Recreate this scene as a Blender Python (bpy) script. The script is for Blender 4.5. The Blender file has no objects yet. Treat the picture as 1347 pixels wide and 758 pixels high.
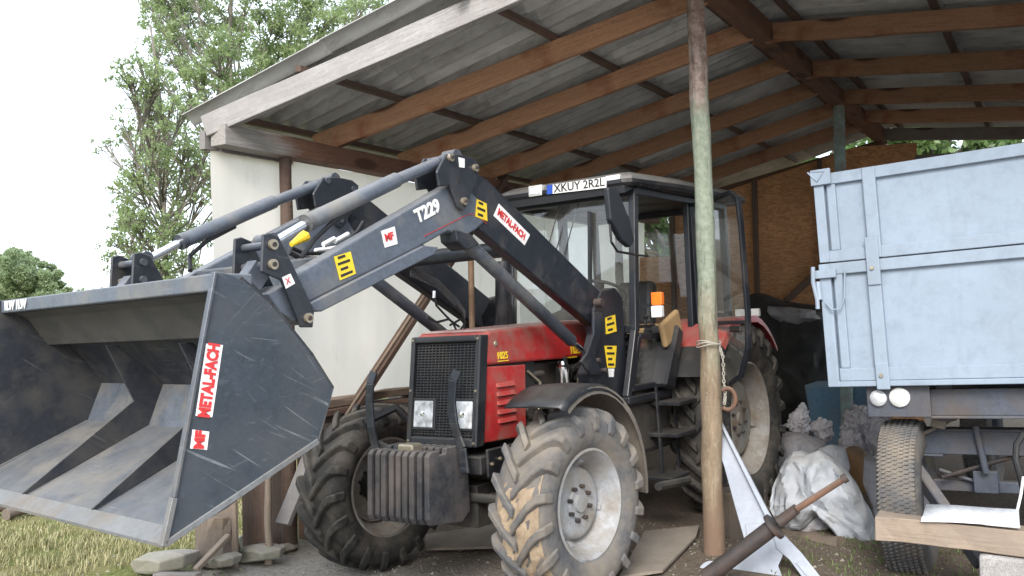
import bpy, bmesh, math, random
import numpy as np
from mathutils import Vector, Matrix, Quaternion
random.seed(7); rng = np.random.default_rng(7)
R_ = math.radians
C = bpy.context.scene.collection
SC = bpy.context.scene

# ---------------------------------------------------------------- camera, world, sun, exposure
CAMP = (7.06311, 3.48090, 1.73247); CAM_YAW, CAM_PITCH, CAM_ROLL, CAM_F = 3.74610, 0.02238, -0.01833, 1155.393
fwd = Vector((math.cos(CAM_YAW)*math.cos(CAM_PITCH), math.sin(CAM_YAW)*math.cos(CAM_PITCH), math.sin(CAM_PITCH)))
rt0 = fwd.cross(Vector((0, 0, 1))).normalized(); up0 = rt0.cross(fwd)
rt = rt0*math.cos(CAM_ROLL) + up0*math.sin(CAM_ROLL); up = -rt0*math.sin(CAM_ROLL) + up0*math.cos(CAM_ROLL)
CP = Vector(CAMP)
cd = bpy.data.cameras.new('camera'); cam = bpy.data.objects.new('camera', cd); C.objects.link(cam)
cd.sensor_width = 36; cd.lens = CAM_F/1347*36; cd.clip_start = .05; cd.clip_end = 3000
M = Matrix((rt, up, -fwd)).transposed().to_4x4(); M.translation = CP; cam.matrix_world = M
SC.camera = cam
SUN_EL, SUN_AZ = R_(34), R_(22)          # sun behind and left of the camera, high, veiled by cloud
w = bpy.data.worlds.new('World'); SC.world = w; w.use_nodes = True
wn, wl = w.node_tree.nodes, w.node_tree.links
bgn = wn['Background']; bgn.inputs[1].default_value = .15
sky = wn.new('ShaderNodeTexSky'); sky.sky_type = 'NISHITA'; sky.sun_disc = False
sky.sun_elevation = SUN_EL; sky.sun_rotation = math.pi/2 - SUN_AZ; sky.dust_density = 4; sky.air_density = 1.2
cl = wn.new('ShaderNodeTexNoise'); cl.inputs['Scale'].default_value = 1.6; cl.inputs['Detail'].default_value = 5
tcw = wn.new('ShaderNodeTexCoord'); wl.new(tcw.outputs['Generated'], cl.inputs['Vector'])
rmp = wn.new('ShaderNodeMapRange'); rmp.inputs[1].default_value = .3; rmp.inputs[2].default_value = .7
rmp.inputs[3].default_value = .72; rmp.inputs[4].default_value = .95; wl.new(cl.outputs[0], rmp.inputs[0])
mxw = wn.new('ShaderNodeMix'); mxw.data_type = 'RGBA'; wl.new(rmp.outputs[0], mxw.inputs[0])
wl.new(sky.outputs[0], mxw.inputs[6]); mxw.inputs[7].default_value = (5.3, 5.9, 6.6, 1)   # thin bright overcast
wl.new(mxw.outputs[2], bgn.inputs[0])
sd = bpy.data.lights.new('sun', 'SUN'); sd.energy = 1.7; sd.angle = R_(24); sd.color = (1, .975, .945)
sun = bpy.data.objects.new('sun', sd); C.objects.link(sun)
sdir = Vector((math.cos(SUN_AZ)*math.cos(SUN_EL), math.sin(SUN_AZ)*math.cos(SUN_EL), math.sin(SUN_EL)))
sun.rotation_euler = sdir.to_track_quat('Z', 'Y').to_euler(); sun.location = (0, 0, 30)
SC.view_settings.view_transform = 'Standard'; SC.view_settings.look = 'None'; SC.view_settings.exposure = 1.3
SC.view_settings.gamma = 1

# ---------------------------------------------------------------- frames: a place with three axes, in which the things are measured
class Fr:
    def __init__(s, o, X, Y, Z): s.o, s.X, s.Y, s.Z = Vector(o), Vector(X), Vector(Y), Vector(Z)
    def w(s, x, y, z): return s.o + s.X*x + s.Y*y + s.Z*z
    def loc(s, p): d = Vector(p)-s.o; return Vector((d.dot(s.X), d.dot(s.Y), d.dot(s.Z)))
    def at(s, px, py, ax, val):                  # measured sight line (photo survey) met with the plane ax = val
        d = fwd + rt*((px-673.5)/CAM_F) - up*((py-379)/CAM_F)
        n = {'x': s.X, 'y': s.Y, 'z': s.Z}[ax]
        t = (val - (CP-s.o).dot(n))/d.dot(n)
        return s.loc(CP + d*t)
    def mat(s, o=None):
        m = Matrix((s.X, s.Y, s.Z)).transposed().to_4x4(); m.translation = s.o if o is None else s.w(*o); return m
    def sub(s, o, rx=0, ry=0, rz=0):             # a frame of its own inside this one
        q = (Matrix.Rotation(rz, 3, 'Z') @ Matrix.Rotation(ry, 3, 'Y') @ Matrix.Rotation(rx, 3, 'X'))
        B = Matrix((s.X, s.Y, s.Z)).transposed() @ q
        return Fr(s.w(*o), B.col[0], B.col[1], B.col[2])
W = Fr((0,0,0), (1,0,0), (0,1,0), (0,0,1))
t2 = R_(2.0)
T = Fr((0,0,0), (1,0,0), (0,math.cos(t2),math.sin(t2)), (0,-math.sin(t2),math.cos(t2)))          # tractor: X ahead, Y to its left
a_ = R_(182.5)
S = Fr((1.3,1.15,0), (math.cos(a_),math.sin(a_),0), (-math.sin(a_),math.cos(a_),0), (0,0,1))      # shed: X into its depth, Y to the white wall

# ---------------------------------------------------------------- mesh builder
class MB:
    def __init__(s): s.v = []; s.f = []; s.mi = []
    def add(s, vs, fs, mi=0):
        n = len(s.v); s.v += [tuple(p) for p in vs]; s.f += [tuple(i+n for i in f) for f in fs]; s.mi += [mi]*len(fs); return s
    def box(s, c, sz, rot=None, mi=0):
        c = Vector(c); h = Vector(sz)/2; vs = []
        for x in (-1,1):
            for y in (-1,1):
                for z in (-1,1):
                    p = Vector((x*h.x, y*h.y, z*h.z)); vs.append(c + (rot @ p if rot else p))
        return s.add(vs, [(0,1,3,2),(4,6,7,5),(0,4,5,1),(2,3,7,6),(0,2,6,4),(1,5,7,3)], mi)
    def bb(s, lo, hi, mi=0): return s.box([(a+b)/2 for a,b in zip(lo,hi)], [b-a for a,b in zip(lo,hi)], None, mi)
    def hexa(s, p, mi=0): return s.add(p, [(0,3,2,1),(4,5,6,7),(0,1,5,4),(1,2,6,5),(2,3,7,6),(3,0,4,7)], mi)
    def prism(s, poly, ax, lo, hi, mi=0):        # poly: 3D points (their ax coordinate is replaced)
        k = 'xyz'.index(ax); n = len(poly); vs = []
        for val in (lo, hi):
            for p in poly: q = list(p); q[k] = val; vs.append(q)
        return s.add(vs, [tuple(range(n)), tuple(range(2*n-1, n-1, -1))] + [(i, (i+1)%n, n+(i+1)%n, n+i) for i in range(n)], mi)
    def bar(s, p0, p1, w, h, upv=(0,0,1), mi=0):
        p0, p1 = Vector(p0), Vector(p1); d = (p1-p0).normalized(); sd_ = d.cross(Vector(upv)).normalized(); u = sd_.cross(d)
        vs = [p + sd_*(a*w/2) + u*(b*h/2) for p in (p0,p1) for a,b in ((-1,-1),(1,-1),(1,1),(-1,1))]
        return s.hexa(vs, mi)
    def tube(s, pts, r, n=12, caps=True, mi=0):
        pts = [Vector(p) for p in pts]; m = len(pts); rs = r if isinstance(r, (list,tuple)) else [r]*m
        vs = []; prev = None
        for i, p in enumerate(pts):
            d = (pts[min(i+1,m-1)] - pts[max(i-1,0)]).normalized()
            if prev is None: a = d.orthogonal().normalized()
            else: a = (prev - d*prev.dot(d)).normalized()
            prev = a; b = d.cross(a)
            for k in range(n): t = 2*math.pi*k/n; vs.append(p + (a*math.cos(t) + b*math.sin(t))*rs[i])
        fs = [(i*n+k, i*n+(k+1)%n, (i+1)*n+(k+1)%n, (i+1)*n+k) for i in range(m-1) for k in range(n)]
        if caps: fs += [tuple(range(n-1,-1,-1)), tuple(range((m-1)*n, m*n))]
        return s.add(vs, fs, mi)
    def lathe(s, prof, o=(0,0,0), ax='y', n=48, mi=0, a0=0, a1=2*math.pi):       # prof: (radius, height along axis)
        o = Vector(o); m = len(prof); full = abs(a1-a0-2*math.pi) < 1e-6; nn = n if full else n+1; vs = []
        for r, h in prof:
            for k in range(nn):
                t = a0+(a1-a0)*k/n; c_, s_ = r*math.cos(t), r*math.sin(t)
                vs.append(o + Vector({'y': (c_,h,s_), 'z': (c_,s_,h), 'x': (h,c_,s_)}[ax]))
        fs = []
        for i in range(m-1):
            for k in range(n):
                k2 = (k+1)%nn; fs.append((i*nn+k, i*nn+k2, (i+1)*nn+k2, (i+1)*nn+k))
        return s.add(vs, fs, mi)
    def build(s, name, mat, parent=None, smooth=False, bevel=0, loc=None, seg=1, matrix=None):
        me = bpy.data.meshes.new(name); me.from_pydata(s.v, [], s.f)
        mats = mat if isinstance(mat, (list,tuple)) else [mat]
        for m in mats: me.materials.append(m)
        if len(mats) > 1: me.polygons.foreach_set('material_index', s.mi)
        bm = bmesh.new(); bm.from_mesh(me); bmesh.ops.recalc_face_normals(bm, faces=bm.faces); bm.to_mesh(me); bm.free()
        if smooth:
            me.polygons.foreach_set('use_smooth', [True]*len(me.polygons)); me.set_sharp_from_angle(angle=R_(40))
        o = bpy.data.objects.new(name, me); C.objects.link(o)
        if parent: o.parent = parent
        if matrix is not None: o.matrix_local = matrix
        if bevel:
            b = o.modifiers.new('bevel', 'BEVEL'); b.width = bevel; b.segments = seg; b.limit_method = 'ANGLE'; b.angle_limit = R_(35); b.harden_normals = False
        return o

def tag(o, label, cat, group=None, kind=None):
    o['label'] = label
    if cat: o['category'] = cat
    if group: o['group'] = group
    if kind: o['kind'] = kind
    return o
def root(name, label, cat, frame, base=(0,0,0), group=None):
    o = bpy.data.objects.new(name, None); C.objects.link(o); o.matrix_world = frame.mat(base); o.empty_display_size = .2
    return tag(o, label, cat, group)
def single(mb, name, mat, label, cat, frame, base, group=None, **k):   # a thing that is one mesh; its vertices are given in the frame
    b = Vector(base); mb.v = [tuple(Vector(p)-b) for p in mb.v]
    o = mb.build(name, mat, **k); o.matrix_world = frame.mat(base); return tag(o, label, cat, group)
def empty(name, parent, m=None):
    o = bpy.data.objects.new(name, None); C.objects.link(o); o.parent = parent; o.empty_display_size = .1
    if m is not None: o.matrix_local = m
    return o
def beam(name, p0, p1, w, h, mat, parent, upv=(0,0,1), bevel=.004, wob=0, seed=0):     # timber: its own local X runs along the grain
    p0, p1 = Vector(p0), Vector(p1); L = (p1-p0).length; X = (p1-p0).normalized(); Y = Vector(upv).cross(X).normalized(); Z = X.cross(Y)
    rr = random.Random(seed+int(L*100)); n = max(2, int(L/.35)) if wob else 1; mb = MB(); vs = []
    for i in range(n+1):
        dx = [rr.uniform(-wob, wob) for _ in range(8)]
        for k, (a, b) in enumerate(((-1,-1),(1,-1),(1,1),(-1,1))): vs.append((L*i/n, a*w/2+dx[2*k], b*h/2+dx[2*k+1]))
    fs = [(i*4+k, i*4+(k+1)%4, (i+1)*4+(k+1)%4, (i+1)*4+k) for i in range(n) for k in range(4)] + [(3,2,1,0), tuple(n*4+k for k in range(4))]
    mb.add(vs, fs)
    m = Matrix((X, Y, Z)).transposed().to_4x4(); m.translation = p0
    return mb.build(name, mat, parent, bevel=bevel, matrix=m)

# ---------------------------------------------------------------- materials
def newmat(name):
    m = bpy.data.materials.new(name); m.use_nodes = True; return m, m.node_tree.nodes, m.node_tree.links, m.node_tree.nodes['Principled BSDF']
def noise(n, l, scale, detail=4, rough=.55, stretch=None, coord='Object', off=0, dist=0):
    tc = n.new('ShaderNodeTexCoord'); mp = n.new('ShaderNodeMapping'); l.new(tc.outputs[coord], mp.inputs[0])
    if stretch: mp.inputs['Scale'].default_value = stretch
    mp.inputs['Location'].default_value = (off, off*.7, off*1.3)
    t = n.new('ShaderNodeTexNoise'); t.inputs['Scale'].default_value = scale; t.inputs['Detail'].default_value = detail
    t.inputs['Roughness'].default_value = rough; t.inputs['Distortion'].default_value = dist; l.new(mp.outputs[0], t.inputs[0]); return t.outputs[0]
def rng_(n, l, src, a, b, c=0, d=1):
    r = n.new('ShaderNodeMapRange'); r.inputs[1].default_value = a; r.inputs[2].default_value = b; r.inputs[3].default_value = c; r.inputs[4].default_value = d
    l.new(src, r.inputs[0]); return r.outputs[0]
def mix(n, l, fac, a, b):
    m = n.new('ShaderNodeMix'); m.data_type = 'RGBA'
    if isinstance(fac, (int,float)): m.inputs[0].default_value = fac
    else: l.new(fac, m.inputs[0])
    for i, q in ((6,a),(7,b)):
        if isinstance(q, tuple): m.inputs[i].default_value = (*q[:3], 1)
        else: l.new(q, m.inputs[i])
    return m.outputs[2]
def bump(n, l, src, strength, dist, bs, prev=None):
    b = n.new('ShaderNodeBump'); b.inputs['Strength'].default_value = strength; b.inputs['Distance'].default_value = dist
    l.new(src, b.inputs['Height'])
    if prev: l.new(prev, b.inputs['Normal'])
    l.new(b.outputs[0], bs.inputs['Normal']); return b.outputs[0]
def dk(c, f): return tuple(x*f for x in c[:3])
def paint(name, col, rough=.45, metal=0, dirt=None, damt=.35, dscale=3, scr=0, scrcol=(.5,.5,.5), rust=0, bmp=.15, var=.18, spec=.5, dust=.38, grit=.5, streak=0):
    m, n, l, bs = newmat(name)
    c = mix(n, l, rng_(n, l, noise(n, l, 2.3, 5), .3, .7), dk(col, 1-var), dk(col, 1+var))
    lum = sum(col)/3
    c = mix(n, l, rng_(n, l, noise(n, l, 30, 9, .8, off=51), .46, .62, 0, grit), c, dk(col, .5))
    c = mix(n, l, rng_(n, l, noise(n, l, 48, 6, .8, off=57), .54, .68, 0, grit*.8), c, tuple(min(.9, x*1.35+.022) for x in col))
    rsock = None
    c = mix(n, l, rng_(n, l, noise(n, l, 9, 7, .7, off=17), .48, .68, 0, .35), c, dk(col, .62) if sum(col) > .3 else tuple(x*1.55+.008 for x in col))
    if dirt:
        d = rng_(n, l, noise(n, l, dscale, 8, .65, off=3), .62-damt*.5, .80-damt*.25)
        c = mix(n, l, d, c, dirt); rsock = rng_(n, l, d, 0, 1, rough, .9)
    if scr:
        for q_, (rot, fq, lv_, st_) in enumerate(((.62,38,.66,1),(-.30,52,.67,.8),(.95,44,.665,.9),(.12,60,.675,.7),(-.75,40,.67,.7),(1.35,50,.675,.6),(.45,26,.66,1))):
            tc = n.new('ShaderNodeTexCoord'); mr = n.new('ShaderNodeMapping'); l.new(tc.outputs['Object'], mr.inputs[0]); mr.inputs['Rotation'].default_value = (0, rot, 0)
            mp = n.new('ShaderNodeMapping'); l.new(mr.outputs[0], mp.inputs[0]); mp.inputs['Scale'].default_value = (1.3, 1.3, fq); mp.inputs['Location'].default_value = (q_*3.1, 0, q_*1.7)
            t = n.new('ShaderNodeTexNoise'); t.inputs['Scale'].default_value = 1.6; t.inputs['Detail'].default_value = 2.5; t.inputs['Roughness'].default_value = .6; l.new(mp.outputs[0], t.inputs[0])
            mu2 = n.new('ShaderNodeMath'); mu2.operation = 'MULTIPLY'; l.new(rng_(n, l, t.outputs[0], lv_-.02, lv_+.03), mu2.inputs[0]); l.new(rng_(n, l, noise(n, l, 2.2, 6, .7, off=80+q_*5), .48, .62, 0, scr*1.0*st_), mu2.inputs[1])
            c = mix(n, l, mu2.outputs[0], c, scrcol)
        c = mix(n, l, rng_(n, l, noise(n, l, 11, 6, .75, stretch=(1,1,2.5), off=31), .58, .72, 0, .35*scr), c, scrcol)
    if rust:
        r1 = rng_(n, l, noise(n, l, 5, 9, .7, off=13), .72-rust*.35, .78-rust*.3)
        c = mix(n, l, r1, c, (.16,.06,.025)); 
    if streak:
        c = mix(n, l, rng_(n, l, noise(n, l, 9, 7, .7, stretch=(1,1,.07), off=61), .54, .68, 0, streak), c, dk(col, .55))
        c = mix(n, l, rng_(n, l, noise(n, l, 16, 8, .75, off=67), .68, .72, 0, .8*streak), c, (.17,.10,.06))
    if dirt and dust:                                   # dust settled on whatever faces up
        ge = n.new('ShaderNodeNewGeometry'); sz = n.new('ShaderNodeSeparateXYZ'); l.new(ge.outputs['Normal'], sz.inputs[0])
        dm = n.new('ShaderNodeMath'); dm.operation = 'MULTIPLY'; l.new(rng_(n, l, sz.outputs[2], .25, .95), dm.inputs[0]); l.new(rng_(n, l, noise(n, l, 6, 7, .7, off=41), .3, .65, .1, dust), dm.inputs[1])
        c = mix(n, l, dm.outputs[0], c, (.30,.27,.23))
    l.new(c, bs.inputs['Base Color']); bs.inputs['Roughness'].default_value = rough
    if rsock: l.new(rsock, bs.inputs['Roughness'])
    bs.inputs['Metallic'].default_value = metal; bs.inputs['Specular IOR Level'].default_value = spec
    if bmp: bump(n, l, noise(n, l, 25, 5), bmp, .004, bs)
    return m
def wood(name, a, b, knots=True, grey=None, gamt=.4, rough=.8, stain=None, up=False):
    m, n, l, bs = newmat(name)
    sa, sb = ((9,9,.6),(8,8,.35)) if up else ((.6,9,9),(.35,8,8)); g1 = noise(n, l, 3.2, 7, .7, stretch=sa, dist=.6); g2 = noise(n, l, 14, 6, .7, stretch=sb)
    oi = n.new('ShaderNodeObjectInfo')
    c = mix(n, l, rng_(n, l, g1, .3, .7), a, b)
    c = mix(n, l, rng_(n, l, g2, .45, .68, 0, .75), c, dk(a, .42)); c = mix(n, l, rng_(n, l, noise(n, l, 34, 8, .8, off=71), .5, .66, 0, .45), c, dk(b, 1.35))
    c = mix(n, l, rng_(n, l, noise(n, l, .9, 3, off=4), .35, .75, 0, .5), c, dk(b, .55))
    if grey: c = mix(n, l, rng_(n, l, noise(n, l, 1.3, 5, off=8), .6-gamt*.4, .75-gamt*.3), c, grey)
    if stain: c = mix(n, l, rng_(n, l, noise(n, l, 2.2, 6, .65, off=21), .55, .66), c, stain)
    if knots:
        tc = n.new('ShaderNodeTexCoord'); mp = n.new('ShaderNodeMapping'); l.new(tc.outputs['Object'], mp.inputs[0]); mp.inputs['Scale'].default_value = (1.6,5,5)
        vo = n.new('ShaderNodeTexVoronoi'); vo.inputs['Scale'].default_value = 1; l.new(mp.outputs[0], vo.inputs['Vector'])
        c = mix(n, l, rng_(n, l, vo.outputs['Distance'], .19, .27, .9, 0), c, (.05,.018,.009))
    hv = n.new('ShaderNodeHueSaturation'); l.new(c, hv.inputs['Color']); l.new(rng_(n, l, oi.outputs['Random'], 0, 1, .8, 1.15), hv.inputs['Value'])
    l.new(hv.outputs[0], bs.inputs['Base Color']); bs.inputs['Roughness'].default_value = rough
    bump(n, l, g2, .35, .006, bs); return m
def flat(name, col, rough=.6, metal=0, em=0):
    m, n, l, bs = newmat(name); c = mix(n, l, rng_(n, l, noise(n, l, 30, 4), .3, .7), dk(col, .85), dk(col, 1.1)); l.new(c, bs.inputs['Base Color'])
    bs.inputs['Roughness'].default_value = rough; bs.inputs['Metallic'].default_value = metal
    if em: bs.inputs['Emission Color'].default_value = (*col, 1); bs.inputs['Emission Strength'].default_value = em
    return m
def glassm(name, tint=(.955,.97,.97), alpha=.08, rough=.03):
    m, n, l, bs = newmat(name); tr = n.new('ShaderNodeBsdfTransparent'); tr.inputs[0].default_value = (*tint, 1)
    gl = n.new('ShaderNodeBsdfGlossy'); gl.inputs['Roughness'].default_value = rough; lw = n.new('ShaderNodeLayerWeight'); lw.inputs[0].default_value = .5; fr = n.new('ShaderNodeMath'); fr.operation = 'POWER'; l.new(lw.outputs['Facing'], fr.inputs[0]); fr.inputs[1].default_value = 4
    ms = n.new('ShaderNodeMixShader'); l.new(rng_(n, l, fr.outputs[0], 0, 1, .05, .9), ms.inputs[0]); l.new(tr.outputs[0], ms.inputs[1]); l.new(gl.outputs[0], ms.inputs[2])
    df = n.new('ShaderNodeBsdfDiffuse'); df.inputs[0].default_value = (.5,.48,.44,1); m2 = n.new('ShaderNodeMixShader')
    l.new(rng_(n, l, noise(n, l, 2, 6), .3, .8, 0, alpha), m2.inputs[0]); l.new(ms.outputs[0], m2.inputs[1]); l.new(df.outputs[0], m2.inputs[2])
    l.new(m2.outputs[0], n['Material Output'].inputs[0]); return m
Dm = (.17,.135,.10)
M_ = dict(
 slate = paint('slate_paint', (.050,.057,.072), .36, dirt=(.15,.14,.125), damt=.28, scr=.2, scrcol=(.22,.24,.27)),
 light_slate = paint('light_slate_paint', (.090,.105,.132), .42, dirt=(.17,.16,.14), damt=.2, scr=.14, scrcol=(.3,.31,.33)),
 dark_slate = paint('dark_loader_paint', (.014,.017,.024), .35, dirt=(.06,.055,.05), damt=.2, scr=.1, dust=.15),
 bucket_out = paint('bucket_side_paint', (.025,.034,.046), .42, dirt=(.055,.06,.066), damt=.34, dscale=2, scr=.5, scrcol=(.26,.28,.29), rust=.12),
 bucket_in = paint('bucket_inside_grime', (.015,.018,.025), .6, dirt=(.05,.048,.045), damt=.38, dscale=5, scr=.3, scrcol=(.18,.17,.16)),
 bucket_floor = paint('bucket_floor_steel', (.080,.096,.120), .45, metal=.15, dirt=(.15,.135,.115), damt=.3, dscale=3.5, scr=.4, scrcol=(.24,.26,.29), bmp=.3),
 bucket_shelf = paint('bucket_shelf_dust', (.040,.040,.040), .75, dirt=(.075,.068,.058), damt=.6, dscale=6, bmp=.4),
 steel_edge = paint('worn_steel_edge', (.19,.195,.20), .45, metal=.4, dirt=(.17,.14,.11), damt=.3, bmp=.3),
 rust = paint('rusty_steel', (.15,.078,.045), .85, dirt=(.09,.05,.035), damt=.5, bmp=.5),
 darkrust = paint('dark_rusty_steel', (.030,.026,.026), .55, dirt=(.085,.05,.036), damt=.35, bmp=.5, dust=.1),
 chrome = flat('chromed_rod', (.75,.75,.76), .18, 1),
 zinc = flat('zinc_pin', (.42,.36,.27), .4, .7),
 red = paint('tractor_red', (.42,.027,.027), .35, dirt=(.22,.12,.09), damt=.3, dscale=4, bmp=.05, grit=.3),
 red_top = paint('dusty_hood_top', (.34,.09,.09), .6, dirt=(.38,.30,.27), damt=.55, dscale=5),
 black = paint('black_paint', (.011,.012,.015), .42, dirt=(.05,.045,.04), damt=.26, dust=.16),
 cabblack = paint('cab_black', (.011,.013,.018), .42, dirt=(.045,.04,.038), damt=.15, dust=.12),
 iron = paint('cast_iron_grime', (.02,.019,.018), .8, dirt=(.06,.048,.036), damt=.42, bmp=.6, dust=.2),
 weight = paint('weight_iron', (.030,.031,.036), .7, dirt=(.12,.10,.09), damt=.4, rust=.18, bmp=.6, grit=.9, streak=.5),
 grille_mesh = paint('grille_mesh_paint', (.018,.019,.022), .6, dirt=(.06,.055,.05), damt=.3),
 rubber = paint('tyre_rubber', (.030,.029,.028), .85, dirt=(.115,.10,.082), damt=.36, dscale=5, bmp=.5, spec=.25, dust=.2),
 rubber_dusty = paint('dusty_tyre_rubber', (.088,.088,.092), .9, dirt=(.20,.17,.135), damt=.42, dscale=3.5, bmp=.5, spec=.2),
 mud = paint('dried_mud', (.34,.265,.185), .95, dirt=(.22,.16,.11), damt=.35, dscale=7, bmp=.8, spec=.1),
 rim = paint('silver_rim_paint', (.30,.31,.325), .6, dirt=(.20,.17,.135), damt=.5, dscale=6, bmp=.2),
 rim_dark = paint('dirty_rim_paint', (.27,.265,.25), .7, dirt=(.16,.12,.085), damt=.5, dscale=5, bmp=.3),
 fendust = paint('dusty_fender', (.13,.115,.098), .9, dirt=(.19,.16,.125), damt=.5, bmp=.4),
 roofgrey = paint('cab_roof_plastic', (.16,.16,.16), .6, dirt=(.2,.18,.15), damt=.3),
 rubberhose = flat('hose_rubber', (.012,.012,.013), .55),
 white_plastic = flat('white_plastic', (.7,.7,.68), .5), lens = flat('lamp_lens', (.70,.72,.74), .08, .35), orange = flat('orange_lens', (.85,.18,.02), .25),
 reflect = flat('lamp_reflector', (.9,.92,.93), .12, .9),
 tan = flat('tan_seat_cloth', (.35,.23,.11), .9), exh = paint('exhaust_pipe', (.26,.19,.13), .6, metal=.4, dirt=(.16,.09,.05), damt=.5),
 stk_white = flat('sticker_white', (.78,.77,.75), .45), stk_red = flat('sticker_red', (.55,.03,.03), .45), stk_yel = flat('sticker_yellow', (.80,.55,.03), .45), stk_blk = flat('print_black', (.02,.02,.02), .5), stk_blue = flat('plate_blue', (.02,.08,.45), .4),
 glass = glassm('cab_glass'), 
 wood_new = wood('rafter_wood', (.32,.165,.092), (.44,.24,.135), stain=(.22,.085,.04)),
 wood_old = wood('old_beam_wood', (.115,.08,.06), (.19,.145,.11), grey=(.20,.18,.165), gamt=.45),
 wood_grey = wood('weathered_grey_wood', (.25,.235,.225), (.39,.375,.365), knots=False, grey=(.20,.185,.175), gamt=.3),
 wood_dark = wood('dark_batten_wood', (.095,.06,.044), (.15,.095,.07), knots=False),
 wood_plank = wood('sawn_plank_wood', (.27,.205,.15), (.36,.28,.21), knots=False, grey=(.25,.2,.16), gamt=.2),
 wood_bark = wood('split_log_wood', (.23,.16,.11), (.33,.25,.18), knots=False, grey=(.14,.11,.09), gamt=.4),
 post = None,
 post_green = paint('flaking_green_post', (.27,.37,.36), .8, dirt=(.17,.10,.07), damt=.45, dscale=5, bmp=.7),
 white_wall = None,
 trailer = paint('pale_blue_paint', (.252,.308,.378), .5, dirt=(.22,.26,.305), damt=.2, dscale=2, bmp=.12, var=.05, grit=.10, streak=.16, dust=.1),
 trailer_dark = paint('trailer_frame_paint', (.055,.065,.088), .6, dirt=(.09,.075,.065), damt=.4, bmp=.4),
 blue_tank = paint('blue_plastic', (.09,.19,.29), .5, dirt=(.14,.18,.22), damt=.3),
 white_steel = paint('white_steel_paint', (.35,.385,.45), .45, dirt=(.31,.33,.36), damt=.3, rust=.08, grit=.2, streak=.2),
 sack = paint('white_woven_sack', (.36,.385,.42), .75, dirt=(.33,.33,.33), damt=.35, dscale=5, bmp=.2, grit=.1), bag = paint('thin_plastic_bag', (.84,.82,.85), .25, dirt=(.62,.56,.57), damt=.3, bmp=.3, grit=.12),
 bag_grey = paint('grey_sack', (.30,.30,.33), .7, dirt=(.3,.28,.26), damt=.3, grit=.15), brown = paint('brown_bottle_paint', (.20,.10,.03), .5, dirt=(.1,.07,.04), damt=.3),
 tarp = paint('black_tarp', (.012,.012,.013), .6, dirt=(.03,.027,.024), damt=.3, grit=.2, dust=.08), stone = paint('field_stone', (.30,.275,.235), .9, dirt=(.2,.2,.13), damt=.4, bmp=.9),
 paper = flat('paper_sheet', (.86,.87,.9), .7), cardboard = paint('ground_board', (.27,.225,.18), .95, dirt=(.17,.14,.11), damt=.45, bmp=.3),
 stump = wood('stump_wood', (.20,.14,.10), (.31,.24,.17), knots=False, grey=(.13,.105,.085), gamt=.4, up=True),
 rope = flat('old_rope', (.35,.33,.28), .9), ring = paint('copper_ring', (.26,.15,.10), .6, dirt=(.36,.31,.27), damt=.4),
)
def postmat():
    m, n, l, bs = newmat('weathered_post'); tc = n.new('ShaderNodeTexCoord'); sp = n.new('ShaderNodeSeparateXYZ'); l.new(tc.outputs['Object'], sp.inputs[0])
    ad = n.new('ShaderNodeMath'); ad.operation = 'MULTIPLY_ADD'; l.new(noise(n, l, 5, 7, .7, stretch=(1,1,.35)), ad.inputs[0]); ad.inputs[1].default_value = 2.6; l.new(sp.outputs[2], ad.inputs[2])
    c = mix(n, l, rng_(n, l, noise(n, l, 14, 6, .7, stretch=(1,1,.25)), .3, .7), (.14,.10,.062), (.27,.205,.135))
    g_ = mix(n, l, rng_(n, l, noise(n, l, 22, 6, .7), .35, .65), (.14,.17,.125), (.25,.28,.22)); c = mix(n, l, rng_(n, l, ad.outputs[0], 2.6, 3.3), c, g_)
    p_ = mix(n, l, rng_(n, l, noise(n, l, 16, 6, .75), .4, .6), (.16,.10,.08), (.30,.235,.21)); c = mix(n, l, rng_(n, l, ad.outputs[0], 4.3, 4.7), c, p_)
    c = mix(n, l, rng_(n, l, noise(n, l, 20, 8, .8, stretch=(1,1,.09), off=33), .52, .62, 0, .75), c, (.06,.045,.035)); c = mix(n, l, rng_(n, l, noise(n, l, 38, 8, .8, stretch=(1,1,.5), off=37), .54, .66, 0, .6), c, (.36,.33,.27))
    c = mix(n, l, rng_(n, l, ad.outputs[0], 1.35, 1.75, 1, 0), c, (.17,.11,.075)); l.new(c, bs.inputs['Base Color']); bs.inputs['Roughness'].default_value = .85
    bump(n, l, noise(n, l, 30, 7, .7, stretch=(1,1,.3)), .8, .006, bs); return m
M_['post'] = postmat()
def beammat():
    m = wood('wall_beam_wood', (.12,.058,.034), (.185,.095,.058), stain=(.07,.035,.022)); n, l = m.node_tree.nodes, m.node_tree.links; bs = n['Principled BSDF']; src = bs.inputs['Base Color'].links[0].from_socket
    tc = n.new('ShaderNodeTexCoord'); sp = n.new('ShaderNodeSeparateXYZ'); l.new(tc.outputs['Object'], sp.inputs[0]); ad = n.new('ShaderNodeMath'); ad.operation = 'MULTIPLY_ADD'; l.new(noise(n, l, 3, 7, .7, stretch=(.5,4,4)), ad.inputs[0]); ad.inputs[1].default_value = 1.2; l.new(sp.outputs[0], ad.inputs[2])
    g_ = mix(n, l, rng_(n, l, noise(n, l, 12, 7, .75, stretch=(.3,6,6)), .35, .65), (.17,.155,.14), (.33,.31,.285)); c = mix(n, l, rng_(n, l, ad.outputs[0], .95, 1.35, 1, 0), src, g_); l.new(c, bs.inputs['Base Color']); return m
M_['beam'] = beammat()
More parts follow.
